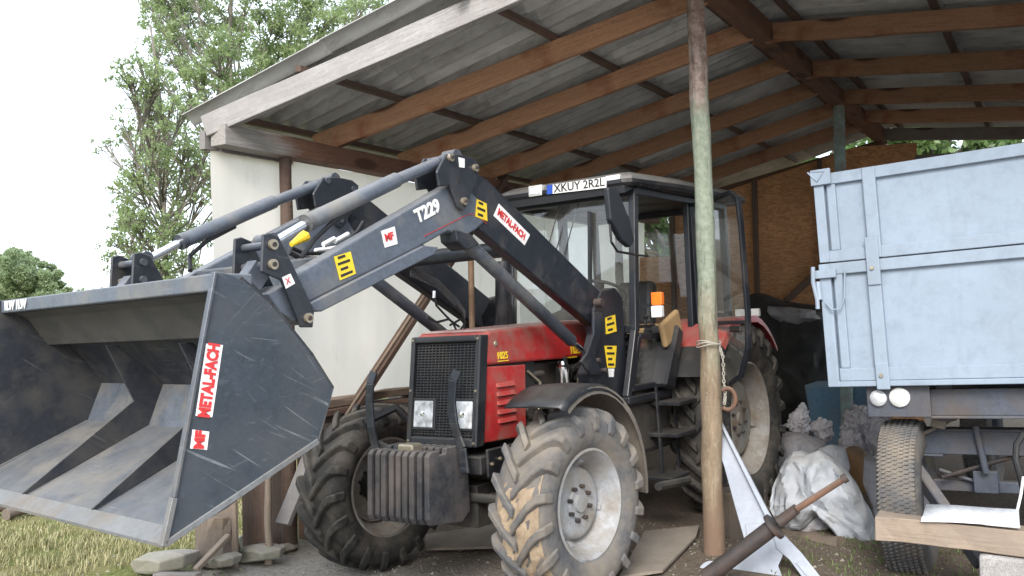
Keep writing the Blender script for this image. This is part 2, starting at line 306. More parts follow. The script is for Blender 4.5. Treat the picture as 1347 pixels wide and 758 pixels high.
def tarpm():                                   # white sheeting: daylight from outside comes through it
    m, n, l, bs = newmat('white_sheeting'); c = mix(n, l, rng_(n, l, noise(n, l, .8, 6, .6), .35, .7), (.93,.87,.81), (.83,.77,.70)); c = mix(n, l, rng_(n, l, noise(n, l, 4, 8, .75, stretch=(1,1,.3), off=5), .58, .75, 0, .5), c, (.58,.54,.48))
    l.new(c, bs.inputs['Base Color']); bs.inputs['Roughness'].default_value = .7; td = n.new('ShaderNodeBsdfTranslucent'); l.new(c, td.inputs[0]); ms = n.new('ShaderNodeMixShader'); ms.inputs[0].default_value = .55
    l.new(bs.outputs[0], ms.inputs[1]); l.new(td.outputs[0], ms.inputs[2]); l.new(ms.outputs[0], n['Material Output'].inputs[0]); return m
M_['white_wall'] = tarpm()
for nm in ('bag',):
    n, l = M_[nm].node_tree.nodes, M_[nm].node_tree.links; bs = n['Principled BSDF']; td = n.new('ShaderNodeBsdfTranslucent'); td.inputs[0].default_value = (.85,.83,.86,1); ms = n.new('ShaderNodeMixShader'); ms.inputs[0].default_value = .35
    l.new(bs.outputs[0], ms.inputs[1]); l.new(td.outputs[0], ms.inputs[2]); l.new(ms.outputs[0], n['Material Output'].inputs[0])
for nm, scl, dst in (('sack', 9, .02), ('bag', 16, .014), ('bag_grey', 10, .02)):          # creased film and woven cloth
    n, l = M_[nm].node_tree.nodes, M_[nm].node_tree.links; bs = n['Principled BSDF']; tc = n.new('ShaderNodeTexCoord'); vo = n.new('ShaderNodeTexVoronoi'); vo.feature = 'F1'; vo.inputs['Scale'].default_value = scl
    nn_ = n.new('ShaderNodeMix'); nn_.data_type = 'VECTOR'; nn_.inputs[0].default_value = .25; l.new(tc.outputs['Object'], nn_.inputs[4]); nz_ = n.new('ShaderNodeTexNoise'); nz_.inputs['Scale'].default_value = 5; l.new(tc.outputs['Object'], nz_.inputs[0]); l.new(nz_.outputs[1], nn_.inputs[5]); l.new(nn_.outputs[1], vo.inputs['Vector'])
    bump(n, l, vo.outputs['Distance'], .9, dst, bs, bs.inputs['Normal'].links[0].from_socket)
def lensm():
    m, n, l, bs = newmat('ribbed_lamp_lens'); tc = n.new('ShaderNodeTexCoord'); wv = n.new('ShaderNodeTexWave'); wv.bands_direction = 'Y'; wv.inputs['Scale'].default_value = 30; l.new(tc.outputs['Object'], wv.inputs['Vector'])
    c = mix(n, l, wv.outputs[1], (.42,.44,.46), (.80,.82,.84)); c = mix(n, l, rng_(n, l, noise(n, l, 18, 5), .4, .7), c, (.25,.25,.25)); l.new(c, bs.inputs['Base Color']); bs.inputs['Roughness'].default_value = .12; bump(n, l, wv.outputs[1], .4, .003, bs); return m
M_['headlens'] = lensm()
def osb():
    m, n, l, bs = newmat('osb_board')
    tc = n.new('ShaderNodeTexCoord'); mp = n.new('ShaderNodeMapping'); l.new(tc.outputs['Object'], mp.inputs[0]); mp.inputs['Scale'].default_value = (14,14,34)
    v = n.new('ShaderNodeTexVoronoi'); v.inputs['Scale'].default_value = 1.3; v.inputs['Randomness'].default_value = 1; l.new(mp.outputs[0], v.inputs['Vector'])
    sx = n.new('ShaderNodeSeparateColor'); l.new(v.outputs['Color'], sx.inputs[0])
    c = mix(n, l, sx.outputs[0], (.34,.16,.065), (.55,.29,.13)); c = mix(n, l, rng_(n, l, noise(n, l, 1.2, 5), .4, .75, 0, .6), c, (.25,.11,.045))
    l.new(c, bs.inputs['Base Color']); bs.inputs['Roughness'].default_value = .75; bump(n, l, sx.outputs[1], .3, .002, bs); return m
M_['osb'] = osb()
def asbestos():
    m, n, l, bs = newmat('corrugated_cement')
    c = mix(n, l, rng_(n, l, noise(n, l, 1.6, 6, .65), .3, .7), (.30,.298,.29), (.50,.495,.48))
    c = mix(n, l, rng_(n, l, noise(n, l, 5, 7, .7, stretch=(3,.6,1), off=2), .5, .7, 0, .7), c, (.17,.16,.145))
    c = mix(n, l, rng_(n, l, noise(n, l, 2.4, 8, .7, off=6), .62, .72, 0, .6), c, (.26,.27,.13))
    oi = n.new('ShaderNodeObjectInfo'); hv = n.new('ShaderNodeHueSaturation'); l.new(c, hv.inputs['Color']); l.new(rng_(n, l, oi.outputs['Random'], 0, 1, .78, 1.2), hv.inputs['Value'])
    l.new(hv.outputs[0], bs.inputs['Base Color']); bs.inputs['Roughness'].default_value = .9; bump(n, l, noise(n, l, 40, 6), .3, .004, bs); return m
M_['asbestos'] = asbestos()

# ================================================================ SHED (one building; frame S)
RID, EAVE = 0.0, 2.81
def zr(v): return 3.04 + .324*(2.81-v) if v >= 0 else 3.95 + .115*v          # underside of the rafters
def sk(v): return .34*(2.81-v)
shed = root('open_shed', 'open timber shed with corrugated roof on round posts over the tractor and trailer', 'shed', S)
B = shed
beam('wall_beam', (-1.80,2.86,2.965), (5.9,2.86,2.975), .15, .15, M_['beam'], B, wob=.004)
beam('wall_beam', (-1.83,2.99,2.94), (-1.0,2.99,2.94), .06, .13, M_['wood_grey'], B)
beam('ridge_beam', (-2.0,0,4.0), (7.1,0,4.0), .15, .16, M_['beam'], B, wob=.004)
# left rafters, slightly askew, each a piece of sawn timber
us = [-1.79, -.66, .40, 1.58, 2.72, 3.86, 5.0]
for i, u0 in enumerate(us):
    u1 = u0 + .98 + (0 if i else -.03)
    p0 = Vector((u0-.06, 2.99, zr(2.99)+.085)); p1 = Vector((u1, -.02, zr(0)+.075))
    if i == 0: p0 = Vector((u0-.02, 2.97, zr(2.97)+.045)); p1 = Vector((u0+.98, .05, zr(.05)+.105))
    beam('rafter', p0, p1, .06, .15 if i == 0 else .16, M_['wood_grey'] if i == 0 else M_['wood_new'], B, seed=i, wob=.003)
for i, u0 in enumerate([.15, 1.53, 2.93, 4.33, 5.58, 6.95]):
    beam('rafter', (u0, .10, zr(-.1)+.075), (u0-.02, -4.2, zr(-4.2)+.075), .06, .16, M_['wood_old'] if i > 4 else M_['wood_new'], B, seed=20+i, wob=.003)
for v in (3.02, 2.30, 1.13, .2):
    beam('roof_batten', (-1.75+.18*(3.21-v), v, zr(v)+.16+.022), (7.0, v, zr(v)+.16+.022), .055, .045, M_['wood_dark'], B, wob=.003)
for v in (-.25, -1.3, -2.5, -3.8):
    beam('roof_batten', (-1.6, v, zr(v)+.16+.022), (7.2, v, zr(v)+.16+.022), .055, .045, M_['wood_dark'], B, wob=.003)
# corrugated cement sheets, lapped
def sheet_mesh(ulo, uhi, vhi, vlo, left, k):
    pitch = .180; nu = int((uhi-ulo)/pitch*8); nv = 3; mb = MB(); vs = []; rr = random.Random(k)
    tilt = rr.uniform(.004, .022)
    for lay in (0, 1):
        for j in range(nv+1):
            v = vhi + (vlo-vhi)*j/nv; lap = (j/nv)*-.0
            for i in range(nu+1):
                u = ulo + (uhi-ulo)*i/nu
                zz = zr(v)+.16+.045+.030 + .034*math.sin(2*math.pi*(u)/pitch) + .007*lay + tilt*(1 - j/nv) + (.014*(j/nv) if left else .014*(1-j/nv))
                us_ = u + (.18*(3.21-v) if left else .6)
                vs.append((us_, v, zz))
    N = (nv+1)*(nu+1); q = lambda l_, j, i: l_*N + j*(nu+1) + i
    fs = [(q(l_,j,i), q(l_,j,i+1), q(l_,j+1,i+1), q(l_,j+1,i)) for l_ in (0,1) for j in range(nv) for i in range(nu)]
    for j in range(nv):
        for i in (0, nu): fs.append((q(0,j,i), q(1,j,i), q(1,j+1,i), q(0,j+1,i)))
    for i in range(nu):
        for j in (0, nv): fs.append((q(0,j,i), q(1,j,i), q(1,j,i+1), q(0,j,i+1)))
    return mb.add(vs, fs)
k = 0
u = -1.78
while u < 6.9:
    for vh, vl in ((3.26, 2.10), (2.20, .98), (1.08, -.06)):
        k += 1; sheet_mesh(u, u+1.10+.07, vh, vl, True, k).build('roof_sheet', M_['asbestos'], B, smooth=True)
    u += 1.10
u = -2.0
while u < 6.7:
    for vh, vl in ((.05, -1.35), (-1.25, -2.75), (-2.65, -4.3)):
        k += 1; sheet_mesh(u, u+1.17, vh, vl, False, k).build('roof_sheet', M_['asbestos'], B, smooth=True)
    u += 1.10
# posts: round poles
def pole(name, pts, r, mat, seed):
    rr = random.Random(seed); P = [Vector(p) for p in pts]; out = []; rs = []
    n = 16
    for i in range(n+1):
        t = i/n*(len(P)-1); a = min(int(t), len(P)-2); p = P[a].lerp(P[a+1], t-a); out.append(p + Vector((rr.uniform(-.006,.006), rr.uniform(-.006,.006), 0))); rs.append(r*(1.08-.2*i/n)+rr.uniform(-.004,.004))
    return MB().tube(out, rs, 14).build(name, mat, B, smooth=True)
pole('post', [(0,0,-.1), (.03,.02,1.9), (.0,.045,3.95)], .070, M_['post'], 1)
pole('post', [(4.4,.0,-.1), (4.4,0,2), (4.4,0,3.95)], .066, M_['post_green'], 2)
pole('post', [(7.05,0,-.1), (7.05,0,2), (7.05,0,3.95)], .07, M_['wood_dark'], 3)
pole('post', [(-1.17,2.87,-.1), (-1.17,2.86,2.9)], .055, M_['wood_dark'], 4)
pole('post', [(1.86,2.83,-.1), (1.86,2.83,2.9)], .055, M_['wood_old'], 5)
pole('post', [(4.6,2.83,-.1), (4.6,2.83,2.9)], .055, M_['wood_old'], 6)
pole('post', [(1.4,-4.0,-.1), (1.4,-4.0,3.5)], .07, M_['wood_dark'], 7)
pole('post', [(5.8,-4.0,-.1), (5.8,-4.0,3.5)], .07, M_['wood_dark'], 8)
beam('side_beam', (-1.6,-4.0,3.44), (7.1,-4.0,3.44), .12, .14, M_['wood_old'], B)
# white wall sheet, with soft seams, and rough boards below it
cuts = [-1.78, .55, 2.9, 5.75]
for a, b in zip(cuts, cuts[1:]):
    mb = MB(); nu_, nv_ = 28, 14                        # loose sheeting, softly rippled
    mb.add([(a+.004+(b-a-.008)*i/nu_, 2.965+.012*math.sin(i*.9+a)*math.sin(3.1*j/nv_)+.006*math.sin(2.3*i+j*.6), 1.02+1.88*j/nv_) for i in range(nu_+1) for j in range(nv_+1)], [(i*(nv_+1)+j,(i+1)*(nv_+1)+j,(i+1)*(nv_+1)+j+1,i*(nv_+1)+j+1) for i in range(nu_) for j in range(nv_)])
    mb.build('wall_sheet', M_['white_wall'], B, smooth=True)
for i, (x0, x1, z, h, d) in enumerate(((-1.75,.35,1.00,.07,.10), (-1.2,.9,.93,.05,.15), (-1.7,-.3,.87,.06,.07), (.2,2.6,.99,.08,.08), (.7,2.8,.90,.07,.12), (2.5,5.6,.98,.09,.08))):
    beam('wall_slab', (x0, 2.90-d*.3, z), (x1, 2.90-d*.3, z+.015), d, h, M_[('wood_bark','wood_dark','wood_old')[i%3]], B, wob=.012, seed=i)
rr = random.Random(5); x = -1.80; i = 0
while x < 5.7:
    wd = rr.uniform(.16, .3); m = M_[rr.choice(['wood_dark','wood_old','wood_bark','wood_old','wood_dark'])] if x > -.9 or x < -1.25 else M_['rust' if i%2 else 'wood_dark']
    beam('wall_board', (x+wd/2, 2.965+rr.uniform(-.01,.01), -.05), (x+wd/2, 2.965, .98+rr.uniform(-.05,.02)), .024, wd-.008, m, B, upv=(0,1,0), wob=.003, seed=i)
    x += wd; i += 1
# brace across the wall
p0, p1 = S.at(388,655,'y',2.80), S.at(612,312,'y',2.80)
beam('brace', p0, p1 + (p1-p0)*.32, .05, .11, M_['wood_dark'], B, upv=(0,1,0))
beam('brace', p0+Vector((-.065,-.02,.0)), p1+Vector((-.065,-.02,0)), .02, .02, M_['wood_bark'], B, upv=(0,1,0))
p0, p1 = S.at(372,690,'y',2.72), S.at(408,600,'y',2.72)
beam('brace', p0, p1, .04, .13, M_['wood_grey'], B, upv=(0,1,0))
# back wall of chip boards on a slanting line, with one open gap high at its left
b0, b1 = Vector((5.55,2.98,0)), Vector((6.95,-.47,0)); bl = (b1-b0).length; bx = (b1-b0).normalized()
BW = S.sub((0,0,0)); BWm = Matrix((bx, Vector((0,0,1)).cross(bx), Vector((0,0,1)))).transposed().to_4x4(); BWm.translation = b0
def ztop(t): v = 2.98-3.45*t/bl; return zr(v)-.055
seams = [0, .48, .98, 1.62, 2.48, 2.98, bl]
for j in range(len(seams)-1):
    a, b = seams[j]+.0015, seams[j+1]-.0015
    for z0, z1 in ((.02, 1.258), (1.252, 2.408), (2.402, None)):
        if z1 is None and j == 0: z1 = None; z0 = 2.95
        zt0, zt1 = (z1, z1) if z1 else (ztop(a), ztop(b))
        if zt0 <= z0+.02: continue
        dd = .012 if (j+int(z0)) % 2 else .0
        mb = MB(); mb.hexa([(a,dd,z0),(b,dd,z0),(b,dd+.018,z0),(a,dd+.018,z0),(a,dd,zt0),(b,dd,zt1),(b,dd+.018,zt1),(a,dd+.018,zt0)])
        mb.build('chip_board', M_['osb'], B, matrix=BWm)
for t in (.5, 1.62, 2.48): 
    p = b0 + bx*t; beam('wall_stud', (p.x-.05, p.y, 0), (p.x-.05, p.y, ztop(t)), .06, .07, M_['wood_dark'], B, upv=(1,0,0))
p = b0 + bx*2.0; q = b0+bx*3.0
beam('brace', (p.x-.09,p.y,1.75), (q.x-.09,q.y,2.65), .04, .09, M_['wood_dark'], B)
beam('back_beam', (b0.x+.12,b0.y,zr(2.98)+.04), (b1.x+.14,b1.y+.4,zr(.0)-.02), .06, .08, M_['wood_dark'], B)
beam('back_beam', (6.98,-.3,3.60), (6.98,-4.1,3.46), .06, .16, M_['wood_old'], B)

# ================================================================ GROUND
def ground_h(x, y):
    n = .03*math.sin(1.3*x+.4)*math.cos(1.1*y) + .015*math.sin(3.1*x+2*y)
    d = math.hypot(x-2, y); f = min(1, max(0, (d-2.2)/3)); g = -.03
    if d > 14: n += .25*math.sin(x*.05)*math.sin(y*.04)
    tr_ = math.sin(t2)*max(-1.2, min(1.2, y))*(1-f)
    return n*f*.8 + tr_*.9 - .012
def axis_pts(a):
    q = [0]; s_ = .12
    while q[-1] < a: q.append(q[-1]+s_); s_ *= 1.0 if q[-1] < 5 else 1.16
    return [-t for t in q[:0:-1]] + q
gx = axis_pts(900); gy = gx; mb = MB(); vs = [(x+1.5, y, ground_h(x+1.5, y)) for x in gx for y in gy]; ny = len(gy)
mb.add(vs, [(i*ny+j, (i+1)*ny+j, (i+1)*ny+j+1, i*ny+j+1) for i in range(len(gx)-1) for j in range(ny-1)])
m, n, l, bs = newmat('earth_and_gravel')
# sheltered soil under the roof, pale gravel in front, thin turf to the left and right
g = n.new('ShaderNodeNewGeometry'); sp = n.new('ShaderNodeSeparateXYZ'); l.new(g.outputs['Position'], sp.inputs[0])
nz = noise(n, l, .9, 8, .65); nf = noise(n, l, 28, 8, .7); ns = noise(n, l, 90, 4, .7)
gravel = mix(n, l, rng_(n, l, nf, .3, .7), (.24,.215,.185), (.44,.41,.37)); gravel = mix(n, l, rng_(n, l, ns, .55, .7, 0, .6), gravel, (.52,.49,.45))
soil = mix(n, l, rng_(n, l, nf, .3, .7), (.105,.083,.063), (.21,.17,.135))
turf = mix(n, l, rng_(n, l, nf, .3, .7), (.07,.085,.025), (.20,.21,.07)); turf = mix(n, l, rng_(n, l, noise(n, l, 3, 6), .45, .65, 0, .7), turf, (.24,.20,.10))
def comb(kx, ky, k0, namp):
    a = n.new('ShaderNodeMath'); a.operation = 'MULTIPLY'; l.new(sp.outputs[0], a.inputs[0]); a.inputs[1].default_value = kx
    b = n.new('ShaderNodeMath'); b.operation = 'MULTIPLY_ADD'; l.new(sp.outputs[1], b.inputs[0]); b.inputs[1].default_value = ky; l.new(a.outputs[0], b.inputs[2])
    c_ = n.new('ShaderNodeMath'); c_.operation = 'MULTIPLY_ADD'; l.new(nz, c_.inputs[0]); c_.inputs[1].default_value = namp; l.new(b.outputs[0], c_.inputs[2])
    d = n.new('ShaderNodeMath'); d.operation = 'ADD'; l.new(c_.outputs[0], d.inputs[0]); d.inputs[1].default_value = k0; return d.outputs[0]
col = mix(n, l, rng_(n, l, comb(1, 0, -2.9, 1.2), -.3, .5), soil, gravel)
col = mix(n, l, rng_(n, l, comb(0, -1, -2.35, 1.0), -.25, .25), col, turf)
l.new(col, bs.inputs['Base Color']); bs.inputs['Roughness'].default_value = .95; bs.inputs['Specular IOR Level'].default_value = .15
bump(n, l, nf, .9, .03, bs)
o = mb.build('ground', m, smooth=True); o['kind'] = 'structure'; o['label'] = 'bare earth and gravel yard with thin turf'
# loose gravel stones near the camera
mb = MB(); rr = random.Random(11)
for _ in range(5200):
    x = rr.uniform(.6, 5.2); y = rr.uniform(-3.2, 2.6)
    s_ = rr.choice((.004,.005,.007,.010,.02 if rr.random() < .15 else .006)); z = ground_h(x, y)+s_*.25; a = rr.uniform(0, 6.3)
    vs = [(x+s_*math.cos(a+k*2.09+rr.uniform(-.4,.4)), y+s_*math.sin(a+k*2.09), z+rr.uniform(-.3,.1)*s_) for k in range(3)]
    vs += [(x+rr.uniform(-.3,.3)*s_, y, z+s_*rr.uniform(.4,.8)), (x, y, z-s_)]
    mb.add(vs, [(0,1,3),(1,2,3),(2,0,3),(1,0,4),(2,1,4),(0,2,4)])
o = mb.build('gravel', M_['stone']); o['kind'] = 'stuff'; o['label'] = 'loose small stones scattered over the yard'
# grass tufts
def grassmat(name, a, b):
    m, n, l, bs = newmat(name); c = mix(n, l, rng_(n, l, noise(n, l, 2.5, 4), .3, .7), a, b); l.new(c, bs.inputs['Base Color']); bs.inputs['Roughness'].default_value = .7; return m
def blades(mb, x, y, z, n_, h, spread, rr):
    for _ in range(n_):
        bx_, by_ = x+rr.gauss(0, spread), y+rr.gauss(0, spread); a = rr.uniform(0, 6.3); hh = h*rr.uniform(.4,1.1); le = rr.uniform(.2,.8)*hh; wd = rr.uniform(.002,.0045)
        ca, sa = math.cos(a), math.sin(a); z0 = ground_h(bx_, by_)-.004+z
        mb.add([(bx_-sa*wd, by_+ca*wd, z0), (bx_+sa*wd, by_-ca*wd, z0), (bx_+ca*le*.4+sa*wd*.8, by_+sa*le*.4-ca*wd*.8, z0+hh*.6), (bx_+ca*le*.4-sa*wd*.8, by_+sa*le*.4+ca*wd*.8, z0+hh*.6), (bx_+ca*le, by_+sa*le, z0+hh*.95)], [(0,1,2,3),(3,2,4)])
mb = MB(); rr = random.Random(3)
for _ in range(5200):
    y = -rr.uniform(1.75, 7.5)**1.0; x = rr.uniform(.8, 5.2)
    if -y - 1.85 + (.5*math.sin(2.1*x)*math.cos(1.7*y)) < .05+rr.uniform(0,.35): continue
    blades(mb, x, y, 0, 9, .055+.03*math.sin(3*x+y), .035, rr)
g1 = grassmat('dry_yellow_grass', (.20,.20,.085), (.36,.32,.18))
o = mb.build('grass', g1); tag(o, 'short yellowing grass growing left of the shed', None, None, 'stuff')
mb = MB(); rr = random.Random(4)
for _ in range(420):
    x, y = rr.uniform(.3, 2.3), rr.uniform(1.55, 3.2); blades(mb, x, y, 0, 6, .04, .03, rr)
for _ in range(46):
    x, y = rr.uniform(2.6, 3.9), rr.uniform(-2.0, 1.3); blades(mb, x, y, 0, 12, .035, .03, rr)
o = mb.build('grass', grassmat('green_weeds', (.055,.09,.02), (.13,.17,.05))); tag(o, 'small green weeds along the front of the shed', None, None, 'stuff')

# ================================================================ TREES
def leafmat(name, a, b, tr=.35):
    m, n, l, bs = newmat(name); oi = noise(n, l, .55, 5, .6)
    c = mix(n, l, rng_(n, l, oi, .35, .65), a, b); c = mix(n, l, rng_(n, l, noise(n, l, 9, 2), .5, .7, 0, .6), c, tuple(x*1.7 for x in b)); l.new(c, bs.inputs['Base Color'])
    bs.inputs['Roughness'].default_value = .38; td = n.new('ShaderNodeBsdfTranslucent'); l.new(c, td.inputs[0]); ms = n.new('ShaderNodeMixShader'); ms.inputs[0].default_value = tr
    l.new(bs.outputs[0], ms.inputs[1]); l.new(td.outputs[0], ms.inputs[2]); l.new(ms.outputs[0], n['Material Output'].inputs[0]); return m
bark = paint('tree_bark', (.20,.18,.15), .9, dirt=(.1,.09,.07), damt=.5, bmp=.8)
lf1 = leafmat('poplar_leaves', (.21,.28,.13), (.30,.37,.17), .6); lf2 = leafmat('hazed_leaves', (.26,.33,.18), (.33,.40,.23), .6); lf3 = leafmat('tree_leaves', (.10,.17,.06), (.17,.26,.09), .5)  # second set, for the far bushes: distance haze put into a paler leaf colour
def leaves_mesh(name, cents, rads, counts, size, mat, parent):
    P = []
    for c_, r_, k_ in zip(cents, rads, counts):
        d = rng.normal(size=(k_,3)); d /= np.linalg.norm(d, axis=1)[:,None]
        P.append(np.array(c_) + d*(rng.random(k_)[:,None]**.45)*np.array(r_))
    P = np.concatenate(P); N = len(P); a = rng.normal(size=(N,3)); a /= np.linalg.norm(a, axis=1)[:,None]
    b = np.cross(a, rng.normal(size=(N,3))); b /= np.linalg.norm(b, axis=1)[:,None]
    s_ = size*rng.uniform(.6,1.25,N)[:,None]; a *= s_; b *= s_*.62
    V = np.stack([P-a, P-b*.9+a*.1, P+a, P+b*.9+a*.1], 1).reshape(-1,3)
    me = bpy.data.meshes.new(name); me.from_pydata(V.tolist(), [], np.arange(4*N).reshape(N,4).tolist()); me.materials.append(mat)
    o = bpy.data.objects.new(name, me); C.objects.link(o); o.parent = parent; return o
def tree(name, label, base, H, r0, clumps, leafsize, mat, dens, group=None, lean=(0,0)):
    t = root(name, label, 'tree', W, base, group)
    top = Vector((lean[0], lean[1], H)); mb = MB(); trunk = [Vector((0,0,-.2))]
    rr = random.Random(int(H*10)+int(base[0]*10))
    for i in range(1, 9): trunk.append(top*(i/8) + Vector((rr.uniform(-.15,.15), rr.uniform(-.15,.15), 0)))
    mb.tube(trunk, [r0*(1-.1*i) + .01 for i in range(9)], 9)
    mb.build('trunk', bark, t, smooth=True); lb = MB(); cs, rs, ks = [], [], []
    for (c_, r_) in clumps:
        c_ = Vector(c_); k_ = max(.12, min(.92, (c_.z/H)*.72)); st = top*k_
        mid = st.lerp(c_, .5) + Vector((rr.uniform(-.3,.3), rr.uniform(-.3,.3), -.12*(c_-st).length))
        lb.tube([st, mid, c_], [r0*.32*(1-.4*k_)+.012, r0*.18+.01, .012], 6)
        for _ in range(12):                                    # twigs and leaf sprays inside each clump
            d = Vector((rr.gauss(0,1), rr.gauss(0,1), rr.gauss(0,.8))).normalized()*r_*rr.uniform(.5,1.45); e = c_+d
            lb.tube([mid.lerp(c_, rr.uniform(.4,1)), e], [.014, .005], 4, caps=False)
            cs.append(tuple(e)); rs.append((r_*.36, r_*.36, r_*.3)); ks.append(int(dens*.62*r_*r_))
        cs.append(tuple(c_)); rs.append((r_*.75, r_*.75, r_*.6)); ks.append(int(dens*1.0*r_*r_))
    lb.build('limbs', bark, t, smooth=True); leaves_mesh('crown', cs, rs, ks, leafsize, mat, t); return t
def seen(px, py, dist):       # a place at a given distance along a surveyed direction
    d = fwd + rt*((px-673.5)/CAM_F) - up*((py-379)/CAM_F); return CP + d*dist
def clumps_at(base, L):
    out = []
    for px, py, dist, rpx in L: out.append((seen(px, py, dist)-Vector(base), rpx*dist/CAM_F))
    return out
b1_ = seen(228, 400, 17); b1_ = (b1_.x, b1_.y, 0)
rr = random.Random(9); L = []
for px, py, r_ in ((200,350,28),(165,335,22),(245,340,30),(270,300,30),(215,300,32),(175,290,24),(230,250,34),(185,250,26),(150,320,14),(262,240,30),(205,205,30),(250,190,34),(175,215,20),(185,140,22),(170,180,12),(168,105,20),(182,80,18),(205,90,22),(212,150,18),(280,205,26),(300,250,28),(320,330,28),(255,130,14)):
    L.append((px, py, 17+rr.uniform(-1.3,1.3), r_))
L += [(px, py, 17+rr.uniform(-1.5,1.5), rr.uniform(11,19)) for px, py in [(rr.triangular(125,300,225), rr.uniform(175,375)) for _ in range(26)] + [(rr.triangular(155,250,205), rr.uniform(55,200)) for _ in range(9)]]
tree('poplar_tree', 'tall loose poplar close behind the left corner of the shed', b1_, 7.4, .05, clumps_at(b1_, L), .038, lf1, 400, lean=(.2,-.3))
b2_ = seen(330, 400, 22); b2_ = (b2_.x, b2_.y, 0); L = []
for px, py, r_ in ((250,20,34),(300,10,34),(340,60,40),(290,75,36),(240,60,26),(215,20,24),(380,20,40),(420,40,40),(370,90,38),(450,10,34),(320,110,32),(280,130,26),(400,85,36),(470,30,30),(300,160,30),(350,130,34),(260,95,20),(195,5,20),(250,-30,30),(330,-30,40),(410,-20,40),(490,0,26),(205,-20,22),(340,180,40),(400,170,40),(380,250,50),(330,240,40)):
    L.append((px, py, 22+rr.uniform(-2,2), r_))
L += [(rr.uniform(200,520), rr.uniform(-20,190), 22+rr.uniform(-2,2), rr.uniform(14,26)) for _ in range(34)]
tree('poplar_tree', 'tallest poplar, its crown rising over the shed roof', b2_, 13, .09, clumps_at(b2_, L), .048, lf1, 330, lean=(.4,-.2))
b3_ = seen(30, 400, 55); b3_ = (b3_.x, b3_.y, 0); L = []
for px, py, r_ in ((30,360,26),(55,365,20),(5,360,24),(40,345,14),(15,345,16),(65,372,12),(30,385,30),(60,388,18),(-20,365,26),(5,388,24),(-40,380,24)): L.append((px, py, 55+rr.uniform(-2,2), r_))
tree('round_tree', 'low round tree far across the field at the left', b3_, 3.2, .25, clumps_at(b3_, L), .10, lf2, 360)
b4_ = seen(95, 395, 70); b4_ = (b4_.x, b4_.y, 0); L = [(88,384,70,7),(80,390,70,8),(100,390,71,7)]
tree('round_tree', 'small distant bush beside the round tree', b4_, 1.6, .1, clumps_at(b4_, L), .2, lf2, 160)
for k, (px, dist, hh, lab) in enumerate(((1240,17,7.5,'leafy tree behind the open back corner of the shed'),(1330,19,7.2,'bright leafy tree behind the raised trailer board'),(880,15,5,'leafy tree seen through the gap in the back wall'),(1110,19,8,'tree rising behind the middle of the back wall'),(760,26,9,'tree standing behind the white wall'))):
    q = seen(px, 395, dist); q = (q.x, q.y, 0); L = []
    for _ in range(26):
        L.append((px+rr.uniform(-95,95), 398-hh*CAM_F/dist*rr.uniform(.2,1.0)*.62+20, dist+rr.uniform(-1.2,1.2), rr.uniform(24,40)))
    tree('leafy_tree', lab, q, hh*.85, .14, clumps_at(q, L), .085, lf3, 200)
# far wood along the horizon
cs = []; rs = []; ks = []
for i in range(150):
    a = R_(120+i*1.35); d = 150+rr.uniform(-20,30); h = rr.uniform(4,8)
    cs.append((math.cos(a)*d, math.sin(a)*d, h*.45)); rs.append((5,5,h*.55)); ks.append(230)
o = leaves_mesh('far_wood', cs, rs, ks, .55, lf3, None); tag(o, 'distant line of trees along the horizon', None, None, 'stuff')

# ================================================================ TRACTOR (frame T; the loader and its bucket are bolted to it)
def A(px, py, **k):
    ax, v = list(k.items())[0]; return T.at(px, py, ax, v)
tractor = root('tractor', 'red farm tractor with grey front loader and open cab door, half under the shed', 'tractor', T, (0,0,0))
TR = tractor
def poly(pts, **k): return [A(x, y, **k) for x, y in pts]
def text(s, size, o, xd, yd, mat, parent, name='lettering', ex=.0015, bold=0, sx=1, align='CENTER'):
    cu = bpy.data.curves.new(name, 'FONT'); cu.body = s; cu.size = size; cu.align_x = align; cu.align_y = 'CENTER'; cu.extrude = ex; cu.offset = bold; cu.resolution_u = 3
    ob = bpy.data.objects.new('tmp', cu); C.objects.link(ob); bpy.context.view_layer.update()
    me = bpy.data.meshes.new_from_object(ob.evaluated_get(bpy.context.evaluated_depsgraph_get())); bpy.data.objects.remove(ob)
    me.name = name; me.materials.clear(); me.materials.append(mat)
    xd = Vector(xd).normalized(); yd = Vector(yd); yd = (yd - xd*yd.dot(xd)).normalized(); zd = xd.cross(yd)
    m = Matrix((xd*sx, yd, zd)).transposed().to_4x4(); m.translation = Vector(o)
    me.transform(m); q = bpy.data.objects.new(name, me); C.objects.link(q); q.parent = parent; return q
def patch(pts, nrm, th, name, mat, parent):       # a thin sticker or plate lying proud of a face
    n_ = Vector(nrm)*th; k = len(pts); vs = [Vector(p) for p in pts] + [Vector(p)+n_ for p in pts]
    return MB().add(vs, [tuple(range(k)), tuple(range(2*k-1,k-1,-1))]+[(i,(i+1)%k,k+(i+1)%k,k+i) for i in range(k)]).build(name, mat, parent)

